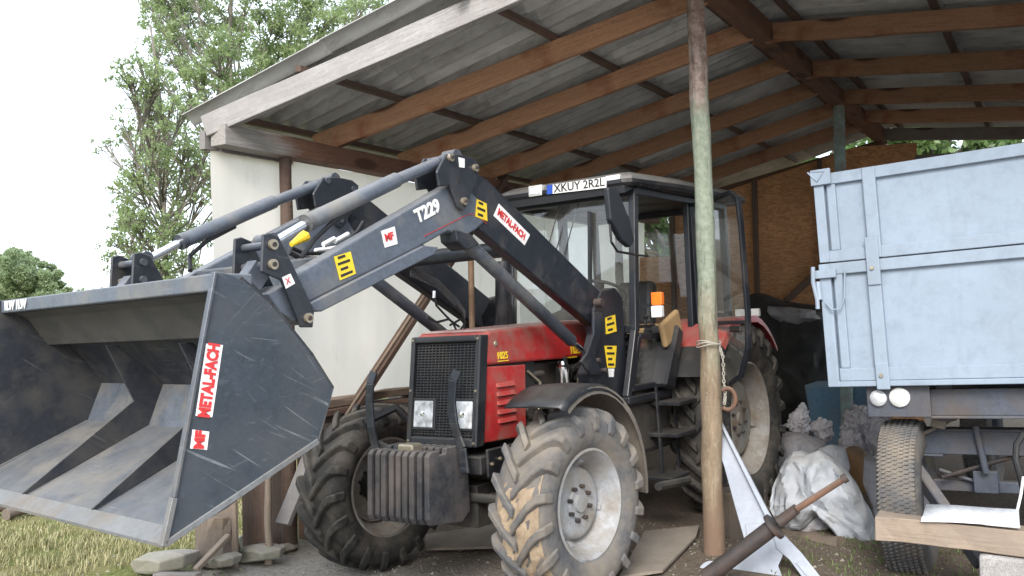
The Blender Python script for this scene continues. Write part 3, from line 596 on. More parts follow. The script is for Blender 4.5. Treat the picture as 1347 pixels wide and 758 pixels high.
# ---- wheels
def tyre(R, rr_, Wd, nl, lh, lw, mat, matlug, parent, phi0=0, muddy=None):
    h = Wd/2; mb = MB(); Rc = R-lh
    prof = [(rr_-.01,-h*.62),(rr_+.01,-h*.78),(rr_+(Rc-rr_)*.35,-h*.99),(rr_+(Rc-rr_)*.62,-h*.99),(Rc-.035,-h*.90),(Rc-.012,-h*.74),(Rc-.002,-h*.4),(Rc,0)]
    prof = prof + [(r,-y) for r, y in prof[-2::-1]]
    mb.lathe(prof, ax='y', n=72)
    tp_ = mb.build('tyre', mat, parent, smooth=True)
    mb = MB()
    for s_ in (-1, 1):
        for i in range(nl):
            ph = phi0 + 2*math.pi*(i + (.5 if s_ > 0 else 0))/nl
            st = [(-.05*h, 0.0, Rc-.012), (.30*h, .34, Rc-.008), (.62*h, .66, Rc-.012), (.86*h, .86, Rc-.022), (.97*h, .92, Rc-.05), (1.0*h, .94, Rc-.095*R/.56)]
            top = [lh+.010, lh+.010, lh+.012, lh+.012, lh*.95, .006]
            outw = [0, 0, 0, .004, .018, .014]
            vs = []
            for (y, dp, rb), tp, ow in zip(st, top, outw):
                a = ph + dp*(2*math.pi/nl)*1.12
                for dw, hi in ((-1,0),(1,0),(.72,1),(-.72,1)):
                    aa = a + dw*lw/2/R; rr2 = rb + (tp if hi else -.012); yy = (y + (ow if hi else 0))*s_
                    vs.append((rr2*math.cos(aa), yy, rr2*math.sin(aa)))
            m_ = len(st); fs = [(j*4+k, j*4+(k+1)%4, (j+1)*4+(k+1)%4, (j+1)*4+k) for j in range(m_-1) for k in range(4)] + [(3,2,1,0), tuple((m_-1)*4+k for k in range(4))]
            mb.add(vs, fs)
    mb.build('tread_lugs', matlug, tp_, bevel=.006)
    if muddy:                                                     # dried mud caked between the lugs
        mu = MB(); a0, a1 = muddy; nn, my = 22, 9; vs = []; r3 = random.Random(2)
        for i in range(nn+1):
            for j in range(my+1):
                a = a0+(a1-a0)*i/nn; y = h*(-.78+1.62*j/my); e = min(i, nn-i, 3)/3*min(j, my-j, 2)/2*(1 if r3.random() < .82 else .35)*(1 if r3.random() < .82 else .35)
                rr2 = Rc - .02 + e*(.034+r3.uniform(-.006,.006)); vs.append((rr2*math.cos(a), y, rr2*math.sin(a)))
        mu.add(vs, [(i*(my+1)+j, (i+1)*(my+1)+j, (i+1)*(my+1)+j+1, i*(my+1)+j+1) for i in range(nn) for j in range(my)])
        mu.build('caked_mud', M_['mud'], tp_, smooth=True)
    return tp_
def rim(R, Wd, parent, mat, dark, side=1, disc=.62, deep=.09, bolts=8, br=.10):
    h = Wd/2*.80*side; d = side
    fl = R
    prof = [(fl-.004, -h), (fl+.012, -h-.0), (fl+.012, -h+.01*d), (fl-.02, -h+.03*d), (fl-.05, -h+.07*d), (fl-.075, -.02), (fl-.06, h-.10*d), (fl-.03, h-.05*d), (fl-.016, h-.02*d), (fl+.012, h-.012*d), (fl+.014, h), (fl, h+.006*d), (fl-.008, h-.004*d), (fl-.02, h-.015*d), (fl-.036, h-.05*d), (fl-.066, h-.11*d), (fl-.085, h-.16*d)]
    MB().lathe(prof, ax='y', n=64).build('rim', mat, parent, smooth=True)
    yd = h - deep*d; dr = R*disc
    pd = [(fl-.085, h-.17*d), (dr+.035, h-.17*d), (dr+.012, yd-.01*d), (dr, yd), (dr-.02, yd+.004*d), (R*.30, yd-.004*d), (R*.27, yd+.006*d), (.055, yd+.008*d), (.05, yd+.025*d), (.0001, yd+.028*d)]
    dsk = MB().lathe(pd, ax='y', n=64).build('wheel_disc', mat, parent, smooth=True)
    for i in range(bolts):
        a = 2*math.pi*i/bolts+.3; c_ = (br*math.cos(a), yd+.012*d, br*math.sin(a))
        MB().tube([(c_[0],yd-.01*d,c_[2]), (c_[0],yd+.026*d,c_[2])], .0125, 6).build('wheel_nut', M_['darkrust'], parent)
    for i in range(4):                                    # clamping lugs between disc and rim
        a = math.pi/2*i+.25; ca, sa = math.cos(a), math.sin(a); p = Vector((ca*(dr+.03), h-.145*d, sa*(dr+.03))); q = Vector((ca*(fl-.055), h-.10*d, sa*(fl-.055)))
        MB().bar(p, q, .05, .03, (0,1,0)).build('rim_clamp', mat, parent, bevel=.005)
    MB().lathe([(R*.3,yd-.02*d),(R*.3,-h),(0.001,-h)], ax='y', n=32).build('hub', dark, parent, smooth=True)
    MB().tube([Vector((R*.62,h-.13*d,-R*.55)), Vector((R*.60,h-.08*d,-R*.52))], .006, 6).build('valve', M_['stk_blk'], parent)
FWX, FWZ, RF = 2.57, .545, .565
steer = R_(-5)
def wheel(name, c, R, rr_, Wd, nl, lh, lw, side, m1, m2, rm, st=0, phi=0, **k):
    mat4 = Matrix.Translation(c) @ Matrix.Rotation(st, 4, 'Z')
    wobj = empty(name, TR, mat4); tyre(R, rr_, Wd, nl, lh, lw, m1, m2, wobj, phi, k.get('muddy')); rim(rr_, Wd, wobj, rm, M_['iron'], side, k.get('disc',.62), k.get('deep',.09), 8, k.get('br',.10)); return wobj
wheel('front_wheel', (FWX,.79,FWZ), RF, .312, .37, 18, .038, .074, 1, M_['rubber_dusty'], M_['rubber_dusty'], M_['rim'], steer, .07, muddy=(-1.1,.5))
wheel('front_wheel', (FWX,-.79,FWZ), RF, .325, .37, 18, .038, .074, -1, M_['rubber'], M_['rubber'], M_['rim_dark'], steer, .2)
wheel('rear_wheel', (-.15,.76,.735), .81, .46, .44, 22, .045, .09, 1, M_['rubber'], M_['rubber'], M_['rim_dark'], 0, .1, disc=.66, deep=.11, br=.14)
wheel('rear_wheel', (-.08,-.74,.735), .80, .45, .42, 22, .045, .09, -1, M_['rubber'], M_['rubber'], M_['rim_dark'], 0, .15, disc=.66, deep=.11, br=.14)
# ---- running gear
YC = .04
mb = MB(); mb.tube([(FWX,-.62,.52),(FWX,-.2,.50),(FWX,.25,.50),(FWX,.66,.52)], [.075,.065,.065,.075], 14); mb.box((FWX,YC,.50), (.30,.34,.26)); mb.tube([(FWX,.56,.52),(FWX,.67,.54)], .14, 16); mb.tube([(FWX,-.56,.52),(FWX,-.67,.54)], .14, 16)
mb.tube([(FWX-.2,-.5,.52),(FWX-.2,.5,.52)], .016, 8); mb.tube([(FWX+.16,-.5,.56),(FWX+.16,.48,.56)], .03, 10)
mb.build('front_axle', M_['iron'], TR, smooth=True, bevel=.01)
mb = MB(); mb.tube([(-.08,-.6,.735),(-.08,.6,.735)], .13, 18); mb.box((0,YC,.75), (.7,.42,.5)); mb.build('rear_axle', M_['iron'], TR, bevel=.02)
mb = MB(); mb.box((1.2,YC,.72), (1.3,.34,.42)); mb.box((1.98,YC,.86), (.75,.36,.62)); mb.box((1.85,YC+.02,1.24), (.85,.30,.2)); mb.box((2.35,YC,.70), (.5,.40,.12))
mb.build('engine', M_['iron'], TR, bevel=.02)
mb = MB(); r4 = random.Random(8)
for i in range(26):
    x = r4.uniform(1.35,2.25); z = r4.uniform(.72,1.3); ln = r4.uniform(.05,.2); p = Vector((x, .22+r4.uniform(0,.07), z)); d = Vector(((1,0,0),(0,0,1),(.7,0,.7))[r4.randrange(3)])*ln
    if r4.random() < .5: MB().tube([p, p+d], r4.uniform(.012,.035), 8).build('engine_fitting', M_['iron'], TR, smooth=True)
    else: MB().box(p, (r4.uniform(.04,.14), .06, r4.uniform(.04,.12))).build('engine_fitting', M_['iron'], TR, bevel=.004)
for pts in ([(1.4,.27,.95),(1.6,.31,1.1),(1.8,.3,1.05),(2.1,.27,1.22)], [(1.5,.28,1.28),(1.62,.31,1.15),(1.75,.28,.9),(2.0,.27,.85)], [(1.45,.30,1.02),(1.5,.33,.86),(1.7,.3,.78),(2.2,.27,.8)], [(2.2,.28,1.3),(2.1,.31,1.22),(2.12,.3,1.0),(2.2,.28,.9)]):
    MB().tube(pts, .009, 6).build('pipe', M_['zinc'] if pts[0][0] > 1.45 else M_['rubberhose'], TR, smooth=True)
c_ = A(741,492, y=.34); MB().lathe([(.001,-.09),(.05,-.09),(.055,-.07),(.055,.05),(.04,.065),(.038,.09),(.001,.09)], c_, 'z', 20).build('oil_filter', M_['chrome'], TR, smooth=True)
# ---- hood
hx0, hx1 = 1.30, 2.70; yn, yf = .32, -.245
mb = MB(); side = [(2.71,0,1.37),(2.70,0,1.555),(2.66,0,1.582),(2.2,0,1.60),(hx0,0,1.615),(hx0,0,1.40),(1.43,0,1.355)]
mb.prism(side, 'y', yf, yn); mb.build('hood', M_['red'], TR, bevel=.022, seg=3)
mb = MB(); mb.hexa([(2.68,yf+.03,1.578),(2.68,yn-.03,1.578),(hx0+.01,yn-.03,1.612),(hx0+.01,yf+.03,1.612),(2.66,yf+.05,1.592),(2.66,yn-.05,1.592),(hx0+.03,yn-.05,1.626),(hx0+.03,yf+.05,1.626)]); mb.build('hood_top', M_['red_top'], TR, bevel=.006)
for s_, nm in ((yn, 1), (yf, -1)):
    mb = MB(); mb.prism([(2.26,0,1.348),(2.715,0,1.362),(2.745,0,.90),(2.29,0,.885)], 'y', s_-.012*nm, s_-.035*nm); pn = mb.build('side_panel', M_['red'], TR, bevel=.008, seg=2)
    for j in range(5):
        z = 1.24-.056*j; mb = MB(); mb.hexa([(2.60,s_-.012*nm,z-.012),(2.40,s_-.012*nm,z-.012),(2.40,s_-.012*nm,z+.012),(2.60,s_-.012*nm,z+.012),(2.59,s_+.004*nm,z-.014),(2.41,s_+.004*nm,z-.014),(2.41,s_-.008*nm,z+.010),(2.59,s_-.008*nm,z+.010)]); mb.build('louvre', M_['red'], pn)
        MB().bb((2.41,s_-.0115*nm,z-.022) if nm > 0 else (2.41,s_+.008,z-.022), (2.59,s_-.008*nm if nm > 0 else s_+.0115,z-.014)).build('louvre_slot', M_['stk_blk'], pn)
MB().bb((2.1,yf+.02,.9),(2.70,yn-.05,1.38)).build('radiator', M_['stk_blk'], TR)
c_ = A(652,452, y=yn+.002); MB().lathe([(.001,.006),(.014,.006),(.02,0)], c_, 'y', 12).build('hood_latch', M_['zinc'], TR)
o_ = A(661,468, y=yn+.004); text('1025', .062, o_, (-1,0,0), (0,0,1), M_['stk_yel'], TR, bold=.0015); MB().bb((o_.x-.07,yn+.001,o_.z-.036),(o_.x+.05,yn+.003,o_.z-.030)).build('decal_line', M_['stk_yel'], TR)
o_ = A(757,461, y=yn+.004); text('1025', .075, o_, (-1,0,0), (0,0,1), M_['stk_yel'], TR, bold=.0015); MB().bb((o_.x-.02,yn+.001,o_.z-.050),(o_.x+.11,yn+.003,o_.z-.042)).build('decal_line', M_['stk_yel'], TR)
# grille: a leaning framed mask with mesh and two lamps
GT, GB = 2.735, 2.83
def gp(y, t, d=0): return Vector((GT+(GB-GT)*(1-t)+d, y, .885+(1.56-.885)*t))      # t 0..1 upward
def gy0(t): return -.215-.025*(1-t)
gf = MB()
def gbar(y0, y1, t0, t1, d=.03, b=.0):
    return [gp(y0,t0,-.06),gp(y1,t0,-.06),gp(y1,t1,-.06),gp(y0,t1,-.06),gp(y0,t0,d),gp(y1,t0,d),gp(y1,t1,d),gp(y0,t1,d)]
YL, YR = -.235, .325
for a, b, c2, d2 in ((YL,YL+.035,.0,1.0),(YR-.035,YR,.0,1.0),(YL+.0352,YR-.0352,.94,1.0),(YL+.0352,YR-.0352,.0,.08)): gf.hexa(gbar(a,b,c2,d2))
gf.build('grille_frame', M_['black'], TR, bevel=.012, seg=3)
MB().hexa(gbar(YL+.036,YR-.036,.081,.939,-.02)).build('grille_back', M_['stk_blk'], TR)
gm = MB()
for j in range(34):
    t = .10+.825*j/33; gm.hexa([gp(YL+.036,t-.0055,-.019),gp(YR-.036,t-.0055,-.019),gp(YR-.036,t+.0055,-.019),gp(YL+.036,t+.0055,-.019),gp(YL+.036,t-.005,.002),gp(YR-.036,t-.005,.002),gp(YR-.036,t+.005,.002),gp(YL+.036,t+.005,.002)])
for j in range(17):
    y = YL+.05+(YR-YL-.10)*j/16; gm.hexa([gp(y-.0035,.085,-.018),gp(y+.0035,.085,-.018),gp(y+.0045,.935,-.018),gp(y-.0045,.935,-.018),gp(y-.0025,.085,.005),gp(y+.0025,.085,.005),gp(y+.0025,.935,.005),gp(y-.0025,.935,.005)])
o = gm.build('grille_mesh', M_['grille_mesh'], TR)
for y0, y1 in ((YL+.042,YL+.205),(YR-.195,YR-.045)):
    MB().hexa([gp(y0-.012,.135,-.01),gp(y1+.012,.135,-.01),gp(y1+.012,.43,-.01),gp(y0-.012,.43,-.01),gp(y0-.012,.135,.014),gp(y1+.012,.135,.014),gp(y1+.012,.43,.014),gp(y0-.012,.43,.014)]).build('lamp_bezel', M_['black'], TR, bevel=.005)
    hl = MB().hexa([gp(y0,.155,.006),gp(y1,.155,.006),gp(y1,.41,.006),gp(y0,.41,.006),gp(y0+.01,.165,.024),gp(y1-.01,.165,.024),gp(y1-.01,.40,.024),gp(y0+.01,.40,.024)]).build('headlight', M_['headlens'], TR, bevel=.006, seg=2)
    cc = gp((y0+y1)/2,.285,.024); MB().lathe([(.001,.004),(.015,.003),(.02,0)], cc, 'x', 20).build('bulb_reflector', M_['reflect'], hl, smooth=True)
for y in (YL+.02, YR-.02):
    for t in (.04,.5,.97): MB().lathe([(.001,.004),(.007,.004),(.009,0)], gp(y,t,.031), 'x', 8).build('screw', M_['zinc'], TR)
# front bracket, weights, guard hoops
mb = MB(); mb.bb((2.35,-.30,.72),(2.84,.34,.83)); mb.bb((2.25,.345,.70),(2.80,.365,.87)); mb.bb((2.25,-.345,.70),(2.80,-.305,.87)); mb.build('front_bracket', M_['black'], TR, bevel=.008)
for i in range(6):
    MB().tube([(2.34+.085*i,.362,.80-.02*(i%2)),(2.34+.085*i,.38,.80-.02*(i%2))], .011, 6).build('bolt', M_['zinc'], TR)
nw = 9
for i in range(nw):
    y0 = -.245+.055*i; r5 = random.Random(i); dx = r5.uniform(-.006,.006)
    pr = [(2.82,0,.80),(2.82,0,.50),(2.90,0,.45),(3.19+dx,0,.485),(3.21+dx,0,.52),(3.19+dx,0,.875),(3.165+dx,0,.90),(3.10,0,.90),(3.09,0,.872),(3.03,0,.872),(3.02,0,.905),(2.90,0,.905)]
    MB().prism(pr, 'y', y0, y0+.036).build('front_weight', M_['weight'], TR, bevel=.006, seg=2)
MB().box((3.07,YC-.05,.905),(.10,.12,.05)).build('weight_hook', M_['zinc'], TR, bevel=.01)
for L_, xx in (([(602,488),(596,500),(594,530),(597,556),(602,575),(608,590),(612,622)], 2.93), ([(492,489),(487,505),(486,530),(488,560),(493,585),(497,602)], 2.95)):
    pts = [A(x, y, x=xx+ (.02 if 0<i<4 else 0)) for i, (x, y) in enumerate(L_)]
    mb = MB()
    for p, q in zip(pts, pts[1:]): mb.bar(p, q+(q-p)*.04, .06, .022, (1,0,0))
    mb.build('guard_hoop', M_['dark_slate'], TR, bevel=.005)
mb = MB(); mb.tube([A(497,585,x=2.9), (2.9,-.2,.82)], .03, 8); mb.build('guard_tube', M_['black'], TR)
MB().tube([(2.90,-.55,1.02),(2.7,-.45,1.10),(2.6,-.35,.95),(2.6,-.3,.8)], .03, 8).build('steering_hose', M_['rubberhose'], TR, smooth=True)
# exhaust stack
e0, e1 = A(621,437, y=-.17), A(619,318, y=-.17); MB().tube([e0+Vector((0,0,-.05)), e1], .021, 14).build('exhaust_pipe', M_['exh'], TR, smooth=True)
e0, e1 = A(662,437, y=-.2), A(662,345, y=-.2); MB().tube([e0+Vector((0,0,-.05)), e0+Vector((0,0,.02)), e0+Vector((0,0,.03)), e1], [.05,.05,.06,.06], 14).build('air_intake', M_['black'], TR, smooth=True)
# ---- front fenders: arched sheets over the front wheels
def fender(sgn):
    mb = MB(); n = 14; vs = []; y0, y1 = .60*sgn, .98*sgn
    for lay in (0, .008):
        for i in range(n+1):
            a = R_(128) - R_(0) + (R_(-8)-R_(0)-R_(128)+R_(0))*i/n
            a = R_(62) + (R_(186)-R_(62))*i/n
            r = RF+.085+.02*math.sin((a-R_(62))*1.4) - lay
            p = (FWX+r*math.cos(a), FWZ+.02+r*math.sin(a))
            for y in (y0, y1): vs.append((p[0], y, p[1]))
            vs.append((FWX+(r-.035)*math.cos(a), y1+.004*sgn, FWZ+.02+(r-.035)*math.sin(a)))
    N = (n+1)*3; fs = []
    for l_ in (0,1):
        for i in range(n):
            for j in (0,1): q = l_*N+i*3+j; fs.append((q,q+1,q+4,q+3))
    for i in range(n): fs += [(i*3, (i+1)*3, N+(i+1)*3, N+i*3), (i*3+2, (i+1)*3+2, N+(i+1)*3+2, N+i*3+2)]
    for i in (0, n): fs += [(i*3,i*3+1,N+i*3+1,N+i*3),(i*3+1,i*3+2,N+i*3+2,N+i*3+1)]
    mb.add(vs, fs); mb.build('front_fender', M_['fendust'] if sgn > 0 else M_['black'], TR, smooth=True)
    # black rolled crown over it
    mb = MB(); vs = []
    for i in range(9):
        a = R_(58) + R_(66)*i/8; r = RF+.10
        for y, dr in ((y0-.01*sgn,.0),(y0*.5+y1*.5,.012),(y1-.02*sgn,.006),(y1+.012*sgn,-.03)): vs.append((FWX+(r+dr)*math.cos(a), y, FWZ+.03+(r+dr)*math.sin(a)))
    mb.add(vs, [(i*4+j,(i+1)*4+j,(i+1)*4+j+1,i*4+j+1) for i in range(8) for j in range(3)]); o = mb.build('fender_crown', M_['black'], TR, smooth=True)
    so = o.modifiers.new('solid', 'SOLIDIFY'); so.thickness = .008
    MB().tube([(FWX+.1,.45*sgn,.62),(FWX-.05,.55*sgn,1.05),(FWX-.02,.72*sgn,FWZ+RF+.07)], .02, 8).build('fender_stay', M_['black'], TR, smooth=True)
fender(1)
# ---- cab
CF, CBk, ZT, ZM, ZB = 1.12, -.42, 2.60, 1.62, 1.05          # front, back, roof line, sill line, floor
def yl(x): return YC + .58 + (.72-.62)*(CF-x)/(CF-CBk)        # near side outer face, widening rearwards
def yr(x): return YC - .58 - (.72-.62)*(CF-x)/(CF-CBk)
cab = empty('cab', TR)
def post_(p, q, w, d, nm='cab_pillar', up=(0,1,0)): MB().bar(p, q, w, d, up).build(nm, M_['cabblack'], cab, bevel=.008, seg=2)
for f in (yl, yr):
    s_ = 1 if f is yl else -1
    post_((CF+.10,f(CF)-.03*s_,ZM-.10), (CF,f(CF)-.03*s_,ZT), .065, .055)
    post_((.28,f(.28)-.03*s_,ZB+.1), (.25,f(.25)-.03*s_,ZT), .10, .05)
    post_((CBk,f(CBk)-.03*s_,ZM-.25), (CBk,f(CBk)-.03*s_,ZT), .06, .06)
    post_((CF+.02,f(CF)-.03*s_,ZT-.03), (CBk,f(CBk)-.03*s_,ZT-.03), .06, .07, 'cab_rail')
    post_((.24,f(.2)-.03*s_,ZM-.02), (CBk,f(CBk)-.03*s_,ZM-.02), .05, .06, 'cab_rail')
    # panel with framed window in front of the door
    post_((CF+.10,f(CF)-.03*s_,ZM-.09), (CF+.28,f(CF)-.03*s_,ZB), .06, .05)
    post_((CF-.42,f(CF)-.03*s_,ZB-.02), (CF+.30,f(CF)-.03*s_,ZB-.02), .05, .06, 'cab_rail')
post_((CF,YC-.56,ZT-.03), (CF,YC+.56,ZT-.03), .07, .07, 'cab_rail', (1,0,0)); post_((CF+.10,YC-.56,ZM-.08), (CF+.10,YC+.56,ZM-.08), .06, .06, 'cab_rail', (1,0,0))
post_((CBk,YC-.66,ZT-.03), (CBk,YC+.66,ZT-.03), .06, .06, 'cab_rail', (1,0,0)); post_((CBk,YC-.66,ZM-.1), (CBk,YC+.66,ZM-.1), .06, .06, 'cab_rail', (1,0,0))
# roof: shallow tray with ribbed edge and a grey dusty top
rf = MB(); pr = [(1.27,.53),(1.24,.60),(.6,.72),(-.55,.78),(-.62,.70)]; ring = [(x,YC+y) for x, y in pr] + [(x,YC-y) for x, y in pr[::-1]]; n_ = len(ring)
lv = [(1.0,ZT+.005),(1.02,ZT+.03),(1.0,ZT+.075),(.90,ZT+.115)]; vs = []
for s_, z in lv: vs += [(.35+(x-.35)*s_, YC+(y-YC)*s_, z) for x, y in ring]
rf.add(vs, [(i*n_+k, i*n_+(k+1)%n_, (i+1)*n_+(k+1)%n_, (i+1)*n_+k) for i in range(3) for k in range(n_)] + [tuple(range(n_)), tuple(range(3*n_,4*n_))])
rf.build('roof', M_['roofgrey'], cab, bevel=.006)
vs = []
for s_, z in ((1.012,ZT-.004),(1.035,ZT+.02),(1.03,ZT+.048)): vs += [(.35+(x-.35)*s_, YC+(y-YC)*s_, z) for x, y in ring]
MB().add(vs, [(i*n_+k, i*n_+(k+1)%n_, (i+1)*n_+(k+1)%n_, (i+1)*n_+k) for i in range(2) for k in range(n_)]).build('roof_band', M_['black'], cab)
for i in range(26):
    x = 1.15-.066*i; y = YC + .60 + (.77-.60)*(1.24-x)/1.8 + .022
    MB().bb((x-.016,y-.028,ZT+.0),(x+.016,y+.005,ZT+.045)).build('roof_rib', M_['black'], cab, bevel=.003)
MB().bb((-.5,YC-.6,ZT-.012),(1.15,YC+.6,ZT-.002)).build('roof_lining', M_['black'], cab)
MB().hexa([(1.28,YC-.56,ZT-.055),(1.28,YC+.56,ZT-.055),(1.13,YC+.58,ZT-.0),(1.13,YC-.58,ZT-.0),(1.285,YC-.56,ZT+.0),(1.285,YC+.56,ZT+.0),(1.13,YC+.58,ZT+.004),(1.13,YC-.58,ZT+.004)]).build('sun_visor', M_['black'], cab)
# glass
def pane(pts, nrm, nm='pane'): return patch(pts, nrm, .005, nm, M_['glass'], cab)
pane([(CF+.115,YC-.535,ZM-.05),(CF+.115,YC+.535,ZM-.05),(CF+.02,YC+.535,ZT-.06),(CF+.02,YC-.535,ZT-.06)], (-1,0,0), 'windscreen')
pane([(CF-.03,yr(CF)+.03,ZM-.02),(.32,yr(.3)+.03,ZM-.02),(.30,yr(.3)+.03,ZT-.06),(CF-.04,yr(CF)+.03,ZT-.06)], (0,1,0), 'side_window')
pane([(.2,yr(.2)+.03,ZM),(CBk+.03,yr(CBk)+.03,ZM),(CBk+.03,yr(CBk)+.03,ZT-.06),(.2,yr(.2)+.03,ZT-.06)], (0,1,0), 'side_window')
pane([(.18,yl(.2)-.03,ZM+.01),(CBk+.03,yl(CBk)-.03,ZM+.01),(CBk+.03,yl(CBk)-.03,ZT-.06),(.2,yl(.2)-.03,ZT-.06)], (0,-1,0), 'side_window')
pane([(CBk,YC-.64,ZM-.06),(CBk,YC+.64,ZM-.06),(CBk,YC+.64,ZT-.06),(CBk,YC-.64,ZT-.06)], (1,0,0), 'rear_window')
# front quarter: dark lower panel with rounded window and slats behind
yq = yl(CF)-.035
fr_ = [(CF+.06,0,ZM-.14),(CF+.22,0,ZB+.06),(CF-.28,0,ZB+.06),(CF-.36,0,ZB+.14),(CF-.36,0,ZM-.2),(CF-.30,0,ZM-.14)]
mb = MB()
for i in range(len(fr_)): a, b = Vector(fr_[i]), Vector(fr_[(i+1)%len(fr_)]); a.y = b.y = yq+.01; mb.bar(a, b, .045, .04, (0,1,0))
mb.build('quarter_frame', M_['cabblack'], cab, bevel=.008, seg=2)
patch([Vector((x,yq,z)) for x, _, z in fr_], (0,-1,0), .004, 'quarter_window', M_['glass'], cab)
for j in range(7): MB().bb((CF-.33,yq-.08,ZB+.13+.06*j),(CF+.10,yq-.06,ZB+.155+.06*j)).build('inner_slat', M_['black'], cab)
MB().bb((CF-.05,YC-.55,ZB-.15),(CF+.28,YC+.45,ZM-.12)).build('bulkhead', M_['black'], cab, bevel=.01)
MB().bb((-.35,YC-.6,ZB-.06),(CF+.25,YC+.56,ZB-.01)).build('cab_floor', M_['iron'], cab, bevel=.005)
# dash, steering wheel, seat
MB().hexa([(.85,YC-.3,ZB),(1.15,YC-.3,ZB),(1.15,YC+.3,ZB),(.85,YC+.3,ZB),(.86,YC-.32,1.72),(1.14,YC-.32,1.66),(1.14,YC+.32,1.66),(.86,YC+.32,1.72)]).build('dashboard', M_['black'], cab, bevel=.03, seg=2)
sw = Fr((.74,YC,1.82), (1,0,0), (0,1,0), (0,0,1)); tilt = Matrix.Rotation(R_(-28), 4, 'Y'); tilt.translation = (.72,YC+.02,1.84)
mb = MB(); pts = [(.20*math.cos(t), .20*math.sin(t), 0) for t in np.linspace(0, 2*math.pi, 29)]; mb.tube(pts, .014, 8, caps=False)
for t in (.5, 2.6, 4.7): mb.bar((0,0,-.02), (.2*math.cos(t), .2*math.sin(t), 0), .03, .012)
mb.tube([(0,0,-.35),(0,0,.01)], .03, 10); mb.build('steering_wheel', M_['black'], cab, smooth=True, matrix=tilt)
mb = MB(); mb.box((.12,YC,1.50),(.46,.48,.13)); mb.build('seat', M_['tan'], cab, bevel=.05, seg=3)
mb = MB(); mb.box((-.14,YC-.1,1.74),(.13,.36,.42), Matrix.Rotation(R_(-8),3,'Y')); mb.build('seat_back', M_['black'], cab, bevel=.05, seg=3)
MB().tube([(.1,YC,1.05),(.1,YC,1.45)], .12, 12).build('seat_base', M_['black'], cab)
c_ = A(882,432, y=.66); 
mb = MB(); mb.box(c_,(.34,.05,.20), Matrix.Rotation(R_(20),3,'Y')); mb.build('armrest', M_['tan'], cab, bevel=.03, seg=3)
for x0, z0, x1, z1 in ((.62,1.1,.55,1.62),(.52,1.1,.43,1.55)): 
    MB().tube([(x0,YC+.3,z0),(x1,YC+.32,z1)], .01, 6).build('lever', M_['black'], cab); MB().lathe([(.001,-.02),(.02,-.01),(.022,.01),(.001,.025)], (x1,YC+.32,z1), 'z', 10).build('lever_knob', M_['black'], cab, smooth=True)
# wiper and the cords hanging behind the windscreen
MB().tube([(CF+.13,YC+.16,ZM-.03),(CF+.12,YC+.20,ZM+.18)], .008, 6).build('wiper', M_['black'], cab); MB().bar((CF+.12,YC+.20,ZM+.15),(CF+.06,YC+.2,ZT-.15), .02, .035, (1,0,0)).build('wiper_blade', M_['black'], cab)
for k in range(3):
    a, b = A(737+12*k,268, x=CF+.0), A(715+11*k,345+4*k, x=CF+.09); MB().tube([a,b], .005, 6).build('screen_cord', M_['black'], cab)
# open door, swung outward on its rear hinges
dh, do = Vector((.24,yl(.25)+.0,0)), Vector((.55,1.20,0)); dx_ = (do-dh); dl = dx_.length; dx_.normalize(); nd = Vector((-dx_.y,dx_.x,0))
door = empty('door', TR)
def dp(s, z): return dh + dx_*s + Vector((0,0,z))
out = [(0,2.53),(dl-.10,2.56),(dl-.02,2.50),(dl,2.3),(dl+.02,1.62),(dl-.0,1.35),(dl-.10,1.14),(dl-.28,1.05),(.02,1.30)]
mb = MB()
for i in range(len(out)):
    a, b = dp(*out[i]), dp(*out[(i+1)%len(out)]); mb.bar(a, b+(b-a).normalized()*.01, .028, .045, nd)
mb.build('door_frame', M_['cabblack'], door, bevel=.006, seg=2)
MB().bar(dp(.02,1.55), dp(dl,1.55), .03, .04, nd).build('door_rail', M_['cabblack'], door, bevel=.005)
patch([dp(.02,1.58),dp(dl-.01,1.58),dp(dl-.02,2.46),dp(dl-.10,2.53),dp(.02,2.50)], nd, .004, 'door_window', M_['glass'], door)
patch([dp(.02,1.32),dp(dl-.28,1.08),dp(dl-.11,1.17),dp(dl-.02,1.35),dp(dl-.0,1.53),dp(.02,1.53)], nd, .004, 'door_window', M_['glass'], door)
MB().bar(dp(dl-.06,1.50), dp(dl-.2,1.50), .05, .03, nd).build('door_handle', M_['stk_blk'], door, bevel=.008)
for z in (1.5,2.4): MB().tube([dp(-.01,z-.05), dp(-.01,z+.05)], .018, 8).build('hinge', M_['black'], door)
# mirror and its arm
m0 = [A(x, y, y=.80) for x, y in ((797,247),(808,246),(826,290),(832,318),(826,326),(815,316),(801,290))]
MB().prism(m0, 'y', .775, .82).build('mirror', M_['cabblack'], TR, bevel=.012, seg=2)
MB().tube([A(802,290,y=.79),A(804,318,y=.79),A(812,331,y=.77),A(840,336,y=.70),A(852,337,y=.64)], .009, 8).build('mirror_arm', M_['black'], TR, smooth=True)
